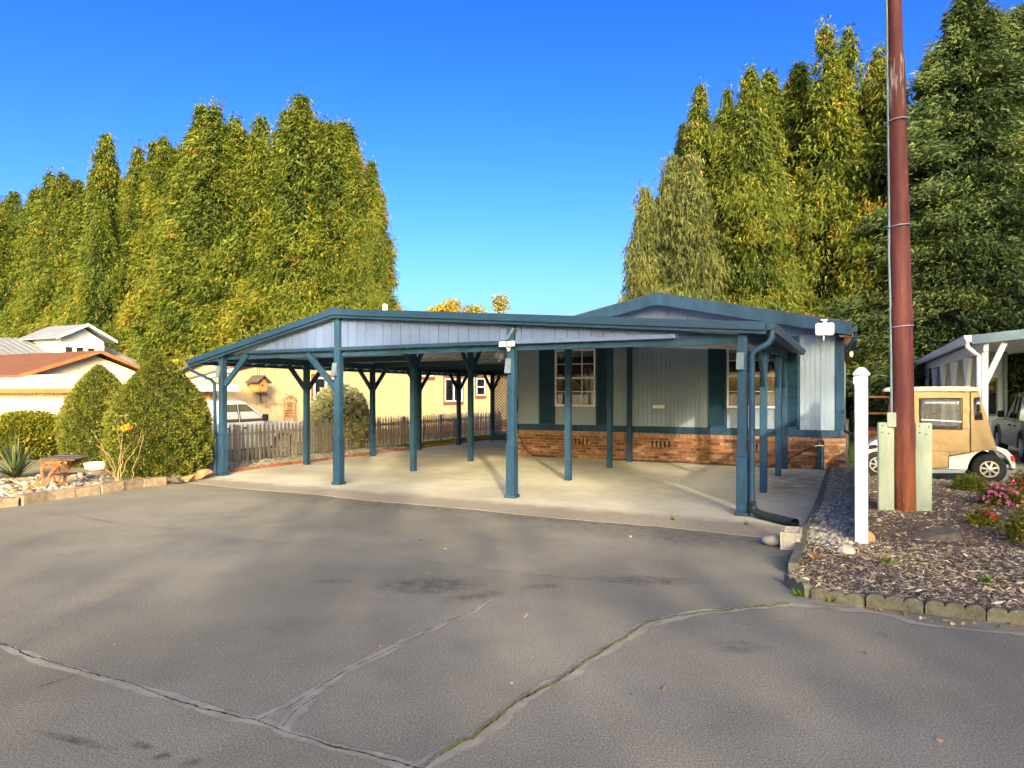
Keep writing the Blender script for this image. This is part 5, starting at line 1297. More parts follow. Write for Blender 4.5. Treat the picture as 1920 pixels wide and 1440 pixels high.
sc_pts = [(-.19, 0)] + [(x, h) for x, h in [(.19, 0), (.19, .10)]]
pr = [(-.195, 0), (.195, 0)]
for k in (1, 0, -1):
    for a in np.linspace(0, 180, 7): pr.append((k * .13 + .065 * math.cos(math.radians(a)), .072 + .040 * math.sin(math.radians(a))))
sm = MB().prism([(x, z) for x, z in pr], 'v', -.03, .03)
ms = bpy.data.meshes.new('scalloped_block'); ms.from_pydata(sm.v, [], sm.f); ms.materials.append(M['edging_concrete'])
sced = thing('scalloped_edging', 'scalloped grey concrete edging curving round the mulch bed', 'edging', *curve[4], 0)
copies([ms], 'scalloped_block', sced, along(curve[2:], .40), -.005, .012)
back = thing('scalloped_edging', 'scalloped edging at the back of the mulch bed before the golf cart', 'edging', 2.5, 14.95, 0)
copies([ms], 'scalloped_block', back, along([(0.35, 14.98), (6.5, 14.98)], .40), .0, .012)
rm_ = MB().prism([(x * .8, z * .75) for x, z in pr], 'v', -.02, .02); mr = bpy.data.meshes.new('scalloped_block'); mr.from_pydata(rm_.v, [], rm_.f); mr.materials.append(M['edging_red'])
red = thing('red_edging', 'low red brown scalloped edging between the slab and the gravel strip', 'edging', -11.95, 13, 0)
copies([mr], 'scalloped_block', red, along([(-12.03, 10.0), (-12.03, 23.6)], .32), -.01, .01)
curb = thing('concrete_curb', 'narrow concrete curb between the slab and the gravel beside the white post', 'curb', -.46, 12, 0)
cpts = [(-.46, 16.5), (-.46, 13.2), (-.46, 10.4), ong(1509, 1011), ong(1487, 1078)]
for i, (a, c) in enumerate(zip(cpts[:-1], cpts[1:])):
    a, c = Vector((*a, .05)), Vector((*c, .05)); d = (c - a).normalized() * .006
    MB().bar(a + d, c - d, .09, .115).build('curb_stone', 'edging_concrete', curb, bevel=.008)

def rock_mesh(seed, sx, sy, sz, mat, sub=2, rough=.22, smooth=True):
    import bmesh
    bm = bmesh.new(); bmesh.ops.create_icosphere(bm, subdivisions=sub, radius=1)
    for v in bm.verts:
        p = v.co.copy(); d = 1 + rough * mnoise.noise(p * 1.3 + Vector((seed * 3.7, 0, 0))) * 1.6 + rough * .4 * mnoise.noise(p * 3.1 + Vector((0, seed * 5.1, 0)))
        v.co = Vector((p.x * sx * d, p.y * sy * d, p.z * sz * d))
    me = bpy.data.meshes.new('rock'); bm.to_mesh(me); bm.free(); me.materials.append(M[mat])
    if smooth: me.shade_smooth()
    return me
RK = [rock_mesh(i, 1, .8, .6, ('river_rock', 'river_rock', 'rock_orange', 'rock_dark')[i % 4]) for i in range(8)]
lb_poly = [(p[0], p[1] + .16) for p in lcurve[:]] + [ong(345, 902), ong(400, 893), (-12.2, 10.7), (-13.4, 11.2), ong(330, 868), ong(250, 868), ong(90, 862), ong(-60, 868), ong(-420, 880)]
bs = MB().prism(lb_poly, 'z', -.4, .045).build('rock_bed_soil', 'ground_soil', org=(*ong(150, 900), 0)); bs['kind'] = 'structure'
fr_poly = [(p[0], p[1] + .13) for p in lcurve] + [ong(345, 901), ong(400, 894), ong(402, 884), ong(330, 885), ong(230, 893), ong(120, 898), ong(0, 905), ong(-420, 925)]
g = np.random.default_rng(21)
Q = polygon_points(fr_poly, 5200, g)
def seen(q):
    x, y, _ = W(q[0], q[1]); return 960 + 1280 * x / y > -40
near = [q for q in Q if seen(q)]
spots = near[:190]
rk_lab = 'rounded tan or grey river rock lying in the stony bed behind the block edging'
for i, q in enumerate(spots):
    s = g.uniform(.05, .105) * (1.3 if i < 25 else 1)
    o = bpy.data.objects.new('river_rock', RK[i % 8]); COL.objects.link(o)
    o.location = W(q[0], q[1], .045 + s * .32); o.rotation_euler = (g.uniform(-.3, .3), g.uniform(-.3, .3), g.uniform(0, 6.28)); o.scale = (s, s * g.uniform(.7, 1.1), s * g.uniform(.7, 1.1))
    tag(o, rk_lab, 'rock', 'river rocks in the left bed')
q2 = np.concatenate([np.array(near[190:]), np.array([q for q in Q if not seen(q)])[:300]]); N = len(q2)
S = g.uniform(.025, .06, (N, 1)) * g.uniform(.7, 1.25, (N, 3)); S[:, 2] *= .6
V, Fc = scatter(ICO_V * (1 + .2 * np.sin(np.arange(12) * 2.7))[:, None], ICO_F, uv2w(np.column_stack([q2, np.full(N, .055) + g.uniform(0, .02, N)])), S, g)
tag(npobj('small_stones', npmesh('small_stones', V, Fc, 'pebble', np.repeat(g.beta(2, 2, N), 12), smooth=True)), 'small pale stones filling the bed between the river rocks', 'stones', kind='stuff')
def angular_rock(seed, sx, sy, sz, mat):
    import bmesh
    g_ = random.Random(seed); bm = bmesh.new()
    for _ in range(11):
        p = Vector((g_.gauss(0, 1), g_.gauss(0, 1), g_.gauss(0, 1))).normalized(); p = Vector((max(-.8, min(.8, p.x)), max(-.75, min(.75, p.y)), max(-.6, min(.62, p.z))))
        bm.verts.new((p.x * sx * 1.25, p.y * sy * 1.25, p.z * sz * 1.4 + p.x * sz * .25))
    bmesh.ops.convex_hull(bm, input=bm.verts[:])
    for v in [v for v in bm.verts if not v.link_faces]: bm.verts.remove(v)
    bmesh.ops.bevel(bm, geom=bm.edges[:], offset=.02 * sx / .3, segments=1, affect='EDGES')
    bmesh.ops.triangulate(bm, faces=bm.faces[:]); bmesh.ops.subdivide_edges(bm, edges=bm.edges[:], cuts=2, use_grid_fill=True)
    for v in bm.verts: v.co += mnoise.noise_vector(v.co * 14) * .008 * sx / .3
    me = bpy.data.meshes.new('rock'); bm.to_mesh(me); bm.free(); me.materials.append(M[mat]); return me
def boulder_mesh():
    import bmesh
    bm = bmesh.new()
    for p in [(-.36, -.15, -.1), (-.30, .18, -.1), (.36, -.16, -.1), (.34, .2, -.1), (-.27, -.06, .07), (-.2, .15, .11), (.02, -.13, .17), (.27, -.13, .20), (.33, .1, .23), (.03, .16, .21), (-.40, .0, .0), (.39, -.03, .10), (-.10, -.20, .03), (.2, -.21, .05)]: bm.verts.new(p)
    bmesh.ops.convex_hull(bm, input=bm.verts[:])
    bmesh.ops.bevel(bm, geom=bm.edges[:], offset=.008, segments=1, affect='EDGES')
    me = bpy.data.meshes.new('rock'); bm.to_mesh(me); bm.free(); me.materials.append(M['rock_dark']); me.transform(Matrix.Diagonal((.86, .8, .78, 1))); return me
def big_rock(px, py, s, lab, mat, seed, sq=(1, .8, .6), rz=0, rough=.25, sub=3):
    u, v = ong(px, py, .06); o = npobj('rock', (angular_rock(seed, s * sq[0], s * sq[1], s * sq[2], mat) if rough > .2 else rock_mesh(seed, s * sq[0], s * sq[1], s * sq[2], mat, sub, rough)), None, W(u, v, .06 + s * sq[2] * .3), rz)
    tag(o, lab, 'rock'); return o
big_rock(40, 903, .15, 'flat brown rock at the foot of the spiky yucca', 'rock_orange', 3, (1.3, .8, .55))
big_rock(345, 873, .24, 'brown angular rock against the picket fence beside the big dwarf spruce', 'rock_orange', 5, (1.1, .8, .6))
big_rock(380, 893, .17, 'rust brown rock next to the foot of the leftmost carport post', 'rock_orange', 6, (1.1, .8, .7))
big_rock(352, 899, .13, 'small tan rock second from the leftmost carport post', 'rock_orange', 7)
big_rock(325, 903, .12, 'grey blue rock at the end of the block edging', 'rock_dark', 8)
big_rock(225, 905, .24, 'long dark brown rock below the bare rose bush', 'rock_dark', 9, (1.4, .6, .42))
big_rock(205, 893, .17, 'rounded golden rock left of the bare rose bush', 'rock_orange', 10, (1.1, .8, .75), rough=.15)
u_, v_ = ong(1748, 1016, .06); tag(npobj('boulder', boulder_mesh(), None, W(u_, v_, .03), .12), 'flat angular dark boulder lying on the mulch in front of the pole', 'rock')
big_rock(1627, 1018, .10, 'small tan stone wedged behind the foot of the white post', 'rock_orange', 15, (.8, .7, 1.0), rough=.15)
big_rock(1588, 1036, .09, 'pale round stone half buried left of the white post foot', 'river_rock', 16, rough=.15)
big_rock(1572, 885, .14, 'small pale rock by the brick corner of the house', 'river_rock', 17, (1.4, .7, .6))
u_, v_ = ong(1449, 1022); tag(npobj('river_stone', rock_mesh(22, .125, .10, .062, 'round_stone', 3, .04), None, W(u_, v_, .055), -.1), 'smooth oval grey stone on the asphalt beside the concrete block', 'stone')

# iron school-desk bench
DU, DV = ong(104, 914, .08)
dsk = thing('iron_bench', 'small rusty iron bench with dark wooden top among the rocks', 'bench', DU, DV, .06)
dx, dy = cu, su                                  # world x expressed in (u,v)
def Dp(x, y, z): return (DU + x * cu - y * su, DV + x * su + y * cu, .06 + z)
for y in (0.0, .42):
    fr2 = MB()
    def stroke(pts, w=.045):
        for a, c in zip(pts[:-1], pts[1:]): fr2.bar(Dp(a[0], y, a[1]), Dp(c[0], y, c[1]), .022, w, up=(0, 0, 1))
    stroke([(-.20, .46), (-.24, .30), (-.20, .12), (-.26, .0)], .05)
    stroke([(-.33, .18), (-.29, .06), (-.20, .03), (-.12, .05), (-.05, 0)], .05)
    stroke([(.15, .46), (.02, .38), (-.10, .24), (-.13, .08)], .045)
    stroke([(-.20, .45), (.20, .45)], .05); stroke([(-.20, .38), (.06, .38)], .02)
    for k in range(5): stroke([(-.18 + .06 * k, .39), (-.15 + .06 * k, .435)], .015)
    fr2.build('side_frame', 'iron_rust', dsk, bevel=.004)
for k in range(3):
    fr3 = MB(); y0 = -.05 + k * .19; fr3.bar(Dp(-.25, y0 + .09, .515 + .01 * k), Dp(.36, y0 + .09, .50 + .01 * k), .18, .03); fr3.build('top_plank', 'dark_wood', dsk, bevel=.006)
MB().bar(Dp(-.12, .21, .22), Dp(.12, .21, .22), .40, .025).build('shelf', 'dark_wood', dsk, bevel=.004)
# white basin and dark pot under the spruces
pbu, pbv = ong(180, 882, .05)
pot = thing('garden_bowl', 'pale cream garden bowl on the ground under the dwarf spruces', 'bowl', pbu, pbv, .03)
MB().lathe((pbu, pbv, .04), [(.12, 0), (.20, .05), (.24, .18), (.22, .18), (.18, .06)], 22).build('bowl', 'cart_white', pot, smooth=True)
# ================================================================== vegetation
def trunk_mesh(h, r0, r1, seed, limbs=(), bend=.004, n=9, leaders=()):
    g = random.Random(seed); b = MB()
    pts = [(math.sin(z * .35 + seed) * bend * z, math.cos(z * .29 + seed) * bend * z, z) for z in np.linspace(-.3, h, 9)]
    b.tube(pts, [r0 * (1.25 if i == 0 else 1) + (r1 - r0) * i / 8 for i in range(9)], n)
    for (x0, y0, hh) in leaders:
        if x0 or y0: b.tube([(0, 0, .2), (x0 * .8, y0 * .8, hh * .25), (x0, y0, hh * .6), (x0, y0, hh * .98)], [r0 * .5, r0 * .4, r0 * .2, .012], 6)
    for (z, a, L, dz, r, ox_, oy_) in limbs:
        p0 = Vector((ox_, oy_, z)); d = Vector((math.cos(a), math.sin(a), 0))
        b.tube([p0, p0 + d * L * .5 + Vector((0, 0, dz * .4)), p0 + d * L + Vector((0, 0, dz))], [r, r * .6, r * .2], 5)
    me = bpy.data.meshes.new('trunk'); me.from_pydata(b.v, [], b.f); me.materials.append(M['bark']); me.shade_smooth(); return me

def conifer(h, R, seed, nb, per, prof, droop, hang, blade, width, mat, clear=.03, tiptint=.5, orange=.04, up=.0, kper=5, spread_=.28, base_t=.42, stems=((0, 0, 1, 1),), core=.50, shell=60000):
    """crown from branches that carry hanging sprays; a tree may have several leaders (x, y, height, girth shares)"""
    g = np.random.default_rng(seed)
    st_ = np.array(stems, float); wgt = st_[:, 3] * st_[:, 2]; k = g.choice(len(st_), nb, p=wgt / wgt.sum())
    t = clear + (1 - clear) * (1 - np.sqrt(g.uniform(0, 1, nb)))
    k2 = np.repeat(np.arange(len(st_)), nb // (7 * len(st_))); t = np.concatenate([t, g.uniform(.78, .995, len(k2))]); k = np.concatenate([k, k2]); nb = len(t)
    az = g.uniform(0, 2 * math.pi, nb); rad = R * st_[k, 3] * prof(t) * g.uniform(.58, 1.22, nb) * np.where(g.uniform(0, 1, nb) < .14, 1.25, 1) + .10
    rad = rad * (1 + .15 * np.sin(az * 3 + t * 9 + seed))
    btint = g.normal(0, .14, nb)
    n = np.maximum(4, (per * (rad / R) ** .8).astype(int))
    bi = np.repeat(np.arange(nb), n); N = len(bi)
    s = g.uniform(0.0, 1, N) ** .55; s = .18 + .82 * s
    lat = g.normal(0, spread_, N) * s * np.minimum(rad[bi], 2.6) * .5
    ca, sa = np.cos(az[bi]), np.sin(az[bi])
    x = st_[k[bi], 0] * R + ca * rad[bi] * s - sa * lat; y = st_[k[bi], 1] * R + sa * rad[bi] * s + ca * lat
    z = h * st_[k[bi], 2] * t[bi] + up * rad[bi] * s - droop * rad[bi] * s ** 2 + g.normal(0, .34 if hang > .5 else .14, N) - (.25 * np.abs(g.normal(0, 1, N)) if hang > .5 else 0)
    ti = base_t + btint[bi] + g.normal(0, .10, N) + tiptint * (s - .65)  # sprays nearer the trunk tinted darker, painting the inner shade
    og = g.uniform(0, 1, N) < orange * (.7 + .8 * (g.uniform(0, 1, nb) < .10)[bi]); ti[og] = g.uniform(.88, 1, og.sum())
    C = np.repeat(np.stack([x, y, z], 1), kper, 0); M_ = len(C)
    out = np.repeat(np.stack([ca, sa, np.zeros(N)], 1), kper, 0)
    C = C + g.normal(0, 1, (M_, 3)) * blade * np.array([.75, .75, .75])
    D = out * (1 - hang) + np.array([0, 0, -1.0]) * hang + g.normal(0, .33, (M_, 3))
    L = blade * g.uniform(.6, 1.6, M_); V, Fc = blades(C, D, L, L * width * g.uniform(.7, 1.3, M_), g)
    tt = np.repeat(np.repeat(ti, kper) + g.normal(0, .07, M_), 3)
    if shell:                                        # sprays that clothe the hull between the branches
        ns = shell * 3; ks = g.choice(len(st_), ns, p=wgt / wgt.sum()); ts = clear + (1 - clear) * (1 - np.sqrt(g.uniform(0, 1, ns))); ts = np.where(g.uniform(0, 1, ns) < .25, g.uniform(.5, .985, ns), ts)
        aa = g.uniform(0, 2 * math.pi, ns); pr_ = prof(ts); bump = .70 + .16 * np.sin(aa * 3 + ts * 26 + ks * 1.3) * np.sin(ts * 47 + aa * 2 + ks) + .15 * np.sin(aa * 7 - ts * 63 + 2 * ks) * np.sin(ts * 29 + ks) + .10 * np.sin(aa * 13 + ts * 90)
        rs_ = R * st_[ks, 3] * pr_ * bump * g.uniform(.84, 1.06, ns) + .05
        xs_ = st_[ks, 0] * R + np.cos(aa) * rs_; ys_ = st_[ks, 1] * R + np.sin(aa) * rs_; zs_ = h * st_[ks, 2] * ts
        keep = np.ones(ns, bool)
        for j in range(len(st_)):
            tj = zs_ / (h * st_[j, 2]); rj = np.where(tj < 1, R * st_[j, 3] * prof(np.clip(tj, 0, 1)), 0) * .72
            keep &= (j == ks) | (np.hypot(xs_ - st_[j, 0] * R, ys_ - st_[j, 1] * R) > rj)
        ii = np.nonzero(keep)[0][:shell]; Cs = np.stack([xs_, ys_, zs_], 1)[ii]; os_ = np.stack([np.cos(aa), np.sin(aa), 0 * aa], 1)[ii]
        Ds = os_ * (1 - hang) * 1.1 + np.array([0, 0, -1.0]) * hang + g.normal(0, .34, Cs.shape); Ls = blade * 1.2 * g.uniform(.55, 1.4, len(ii))
        V2, F2 = blades(Cs + g.normal(0, .10, Cs.shape), Ds, Ls, Ls * width * 1.15 * g.uniform(.7, 1.3, len(ii)), g)
        t2 = np.clip(base_t - .08 + .80 * (bump[ii] - .72) + g.normal(0, .12, len(ii)), 0, .86); o2 = g.uniform(0, 1, len(ii)) < orange * .5; t2[o2] = g.uniform(.88, 1, o2.sum())  # hollows of the hull tinted darker, painted as shaded gaps
        Fc = np.concatenate([Fc, F2 + len(V)]); V = np.concatenate([V, V2]); tt = np.concatenate([tt, np.repeat(t2, 3)])
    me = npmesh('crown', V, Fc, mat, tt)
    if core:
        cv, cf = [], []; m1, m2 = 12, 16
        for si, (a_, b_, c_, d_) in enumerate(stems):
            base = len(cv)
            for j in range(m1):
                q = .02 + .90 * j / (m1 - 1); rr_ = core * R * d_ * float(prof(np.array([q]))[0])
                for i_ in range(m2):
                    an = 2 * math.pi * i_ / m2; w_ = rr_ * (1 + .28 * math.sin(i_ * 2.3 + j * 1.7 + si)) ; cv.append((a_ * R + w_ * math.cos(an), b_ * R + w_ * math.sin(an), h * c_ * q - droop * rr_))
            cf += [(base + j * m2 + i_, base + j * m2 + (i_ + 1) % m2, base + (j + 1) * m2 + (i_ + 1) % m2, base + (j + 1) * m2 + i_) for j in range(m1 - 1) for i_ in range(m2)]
        cme = npmesh('shade_hull', np.array(cv), np.array(cf), 'crown_shade', smooth=True)  # dark hull added for the crown's inner shade, also blocks the sky
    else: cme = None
    limbs = [(h * st_[k[i], 2] * t[i], az[i], rad[i] * .85, up * rad[i] * .85 - droop * rad[i] * .7, .02 + .012 * rad[i], st_[k[i], 0] * R, st_[k[i], 1] * R) for i in range(0, nb, 4)]
    return me, cme, limbs, [(a_ * R, b_ * R, h * c_) for a_, b_, c_, d_ in stems]
cedar_prof = lambda t: np.minimum(1.0, 1.12 * (1 - t) ** .62) * np.minimum(1, .80 + t * 2.2)
spire_prof = lambda t: np.minimum(1.0, 1.08 * (1 - t) ** .66) * np.where(t > .84, .42 + .58 * (1 - t) / .16, 1)
spruce_prof = lambda t: np.minimum(1.0, 1.05 * (1 - t) ** .80)
KIND = {}
def proto_tree(key, h, R, seed, **kw):
    me, cme, limbs, ld = conifer(h, R, seed, **kw); KIND[key] = (me, cme, trunk_mesh(h * .97, .014 * h, .012, seed, limbs, leaders=ld), h)
def lead(n, sp, seed, lo=.84, girth=.68):
    g = random.Random(seed); return ((0, 0, 1, girth * 1.05),) + tuple((sp * math.cos(i * 2.4 + g.uniform(-.4, .4)) * g.uniform(.6, 1.1), sp * math.sin(i * 2.4 + g.uniform(-.4, .4)) * g.uniform(.6, 1.1), g.uniform(lo, .99), girth * g.uniform(.8, 1.1)) for i in range(n))
proto_tree('cedar_a', 21, 4.8, 1, nb=320, per=200, kper=9, prof=spire_prof, droop=.20, hang=.58, blade=.21, width=.21, mat='cedar_leaf', up=.10, base_t=.42, spread_=.44, stems=lead(7, .60, 1, .86, .60), core=.46, shell=80000)
proto_tree('cedar_b', 21, 4.6, 2, nb=300, per=200, kper=9, prof=spire_prof, droop=.28, hang=.64, blade=.22, width=.20, mat='cedar_leaf', up=.08, base_t=.43, spread_=.44, stems=lead(6, .60, 2, .84, .62), core=.46, shell=80000)
proto_tree('cedar_c', 21, 3.4, 3, nb=230, per=170, kper=9, prof=spire_prof, droop=.16, hang=.58, blade=.20, width=.21, mat='cedar_leaf', up=.10, orange=.06, base_t=.44, spread_=.42, stems=lead(3, .5, 3, .76, .78), core=.44, shell=50000)
proto_tree('weeping', 14, 3.6, 4, nb=170, per=170, kper=9, prof=spire_prof, droop=.42, hang=.86, blade=.27, width=.15, mat='pale_cedar_leaf', up=.0, spread_=.5, stems=lead(3, .45, 4, .72, .82), core=.36, shell=36000)
proto_tree('spruce', 18, 5.2, 5, nb=320, per=185, kper=8, prof=spruce_prof, droop=.26, hang=.28, blade=.18, width=.23, mat='spruce_leaf', up=.02, spread_=.55, orange=0, core=.36, shell=36000, tiptint=.6)
proto_tree('cedar_gappy', 20, 4.6, 6, nb=210, per=210, kper=9, prof=spire_prof, droop=.30, hang=.62, blade=.22, width=.21, mat='cedar_leaf', up=.05, orange=.07, clear=.08, base_t=.44, spread_=.44, stems=lead(4, .56, 6, .78, .70), core=.2, shell=26000)
def tree(key, px, pytop, Z, name, label, cat, group, rz=0.0, wid=1.0, gz=0.0):
    crown, core_, trunk, h0 = KIND[key]
    X, _, zt = atZ(px, pytop, Z)
    s = (zt - gz) / h0
    e = bpy.data.objects.new(name, None); COL.objects.link(e); e.location = (X, Z, gz); e.rotation_euler = (0, 0, rz); tag(e, label, cat, group)
    for nm, me in (('trunk', trunk), ('crown', crown), ('shade_hull', core_)):
        if me is None: continue
        o = bpy.data.objects.new(nm, me); COL.objects.link(o); o.parent = e; o.scale = (s * wid, s * wid, s)
    return e
LG = 'cedars in the tall row on the left'
for i, (key, px, py, Z, lab, wid) in enumerate([
    ('cedar_c', 655, 238, 45, 'narrow cedar with bare orange streaks at the right end of the tall row', 1.15),
    ('cedar_b', 488, 203, 48.5, 'tall cedar between the broad cedar and the tallest one', 1.05),
    ('cedar_c', 625, 222, 46, 'slim cedar third from the right end of the left row', 1.35),
    ('cedar_a', 590, 205, 46.5, 'tall cedar fourth from the right end of the left row', 1.1),
    ('cedar_b', 538, 192, 47, 'tallest cedar of the left row', 1.15),
    ('cedar_a', 440, 208, 48, 'broad tall cedar left of the tallest one in the left row', 1.15),
    ('cedar_c', 366, 226, 51, 'thin spired cedar rising left of the broad tall cedar', 1.2),
    ('cedar_b', 290, 252, 53, 'dark topped cedar above the loft roof in the left row', 1.0),
    ('cedar_a', 180, 305, 57, 'bushy cedar of the left row directly above the loft', 1.0),
    ('cedar_b', 110, 322, 60, 'cedar of the left row third from the picture edge', .95),
    ('cedar_a', 235, 345, 50, 'shorter cedar filling the gap right of the loft', .9),
    ('cedar_c', 72, 362, 62, 'slim cedar second from the left picture edge', 1.2),
    ('cedar_b', 25, 345, 64, 'cedar cut by the left picture edge', 1.1),
    ('cedar_b', 145, 322, 58.5, 'cedar closing the gap left of the bushy one above the loft', 1.2),
    ('cedar_a', 225, 318, 55, 'cedar between the dark topped one and the bushy one', 1.1),
    ('cedar_a', 332, 262, 52, 'cedar filling in left of the thin spired one', 1.05),
    ('cedar_b', 52, 372, 60, 'low cedar in front of the slim one near the left edge', 1.2),
    ('cedar_a', -60, 350, 66, 'cedar mostly outside the left picture edge', 1.0),
    ('cedar_b', 695, 400, 43.5, 'short cedar at the foot of the row right end above the carport', .75),
    ('cedar_a', 385, 300, 46, 'lower cedar in front of the thin spired one', .8),
    ]):
    tree(key, px, py + 10, Z, 'cedar_tree', lab, 'tree', LG, rz=i * 1.7, wid=wid * (1.16 if px < 600 else 1.0), gz=-.2)
RG = 'conifers behind the house on the right'
for i, (key, px, py, Z, lab, wid) in enumerate([
    ('weeping', 1262, 285, 33, 'pale weeping conifer at the left end of the right hand group', .88),
    ('weeping', 1300, 230, 35, 'grey green drooping conifer behind the weeping one', .95),
    ('cedar_b', 1400, 140, 33, 'full golden green cedar rising above the house ridge', .95),
    ('cedar_c', 1500, 110, 35, 'slim cedar between the full cedar and the tallest one', 1.35),
    ('cedar_gappy', 1590, 42, 34, 'tallest gappy cedar just left of the steel pole', 1.0),
    ('cedar_gappy', 1650, 75, 36, 'dark cedar standing right behind the steel pole', 1.0),
    ('spruce', 1815, -25, 29, 'tall dark spruce right of the steel pole', 1.0),
    ('spruce', 1920, 5, 32, 'dark spruce at the right picture edge', .95),
    ('cedar_b', 1345, 215, 36, 'cedar stepping up between the drooping conifer and the full golden one', .8),
    ('cedar_a', 1550, 130, 38, 'cedar filling in behind the slim one and the tallest one', .8),
    ('cedar_b', 1450, 180, 37, 'lower cedar filling in behind the full golden one', .8),
    ('cedar_gappy', 1740, 200, 36, 'shaded conifer between the pole and the tall dark spruce', 1.05),
    ('spruce', 2060, 60, 34, 'spruce just outside the right picture edge', .9),
    ]):
    tree(key, px, py, Z, 'conifer_tree', lab, 'tree', RG, rz=i * 2.1 + .5, wid=wid, gz=0)
# bare lower trunk seen beside the vinyl post
def leafy(name, label, cat, clumps, mat, n, leaf, loc, tint=(.5, .22), group=None, trunk=None, seed=1, dirz=0.0, wid=.6):
    """broadleaf crown: leaves spread through several soft clumps; clumps: (x,y,z,rx,ry,rz)"""
    g = np.random.default_rng(seed); cs = np.array(clumps, float); w = (cs[:, 3] * cs[:, 4] * cs[:, 5]) ** .8; k = g.choice(len(cs), n, p=w / w.sum())
    d = unit(g.normal(size=(n, 3))); r = g.uniform(.15, 1, n) ** .45
    C = cs[k, :3] + d * r[:, None] * cs[k, 3:]
    D = d * .6 + g.normal(0, .6, (n, 3)) + np.array([0, 0, dirz])
    L = leaf * g.uniform(.6, 1.35, n); V, Fc = kites(C, D, L, L * wid, g=g)
    ti = np.clip(g.normal(tint[0], tint[1], n) + (g.normal(0, .12, len(cs)))[k], 0, 1)
    e = bpy.data.objects.new(name, None); COL.objects.link(e); e.location = loc; tag(e, label, cat, group)
    npobj('crown' if trunk else 'foliage', npmesh('crown', V, Fc, mat, np.repeat(ti, 4)), e)
    if trunk:
        b = MB(); b.tube([(0, 0, -.1), (0, 0, trunk[0] * .5), (.05, 0, trunk[0])], [trunk[1], trunk[1] * .8, trunk[1] * .5], 7)
        for c in cs: b.tube([(0, 0, min(trunk[0] * .95, c[2] * .8 if abs(c[0]) > 2 else trunk[0] * .55)), tuple(c[:3] * np.array([.5, .5, .92])), tuple(c[:3])], [trunk[1] * .5, trunk[1] * .3, .015], 5)
        me = bpy.data.meshes.new('trunk'); me.from_pydata(b.v, [], b.f); me.materials.append(M['bark']); npobj('trunk', me, e)
    return e
def W3(px, Z, z=0.0): return ((px - CX) / F * Z, Z, z)
# yellow autumn trees far beyond the carport roof
for i, (px, py, wpx, lab, nn) in enumerate([(790, 566, 60, 'pale yellow leafed tree far off beside the right end of the cedar row', 3500), (835, 556, 50, 'brightest yellow tree top far off above the carport roof', 4200),
                                            (882, 566, 46, 'small tawny tree top far off above the carport roof', 3000), (940, 545, 28, 'thin half bare tree alone above the carport roof', 700)]):
    Z = 75; X, _, zt = atZ(px, py, Z); r = wpx / F * Z * .55; g = random.Random(i)
    cl = [(g.uniform(-r, r) * .7, g.uniform(-r, r) * .5, zt - r * .7 - g.uniform(0, 1.6), r * .6, r * .6, r * .55) for _ in range(7)] + [(0, 0, zt - r * 1.6, r, r, r)]
    leafy('autumn_tree', lab, 'tree', cl, 'yellow_leaf', nn, .26, (X, Z, 0), (.4 + .2 * (i == 1), .25), 'autumn trees far off', (zt * .8, .2), 30 + i)
# yellow vine maples behind the house roof
for i, (px, py, Z, r, lab, nn) in enumerate([(1390, 560, 31, 1.5, 'yellow leafed shrub peeping over the house ridge on its right', 4500), (1560, 572, 30, 1.6, 'bright yellow leafed shrub above the right roof slope', 5200),
                                             (1640, 610, 31, 1.5, 'yellow green leafed shrub beside the steel pole above the deck', 4500), (1290, 560, 32, 1.2, 'yellow green shrub behind the house ridge', 3200), (1480, 575, 32, 1.3, 'olive yellow shrub low behind the right roof slope', 3600)]):
    X, _, zt = atZ(px, py, Z); g = random.Random(50 + i)
    cl = [(g.uniform(-r, r), g.uniform(-r, r) * .7, zt - r * .6 - g.uniform(0, 2.2), r * .6, r * .6, r * .5) for _ in range(8)]
    leafy('vine_maple', lab, 'shrub', cl, 'yellow_leaf', nn, .22, (X, Z, 0), (.35, .25), 'yellow shrubs behind the house', (zt * .75, .09), 60 + i)
# yellow green shrubs under the left eave of the carport
X, _, zt = atZ(372, 660, 26); leafy('vine_maple', 'yellow leafed shrub beyond the left eave of the carport', 'shrub', [(0, 0, zt - 1, 1.3, 1, 1.1), (.9, .3, zt - 1.6, 1.0, 1, 1), (-.6, .2, zt - 1.9, 1, 1, 1.2), (.3, 0, 1.2, 1.3, 1.2, 1.2)], 'yellow_leaf', 5000, .16, (X, 26, GZ), (.35, .25), 'yellow shrubs behind the house', (2.6, .08), 71)

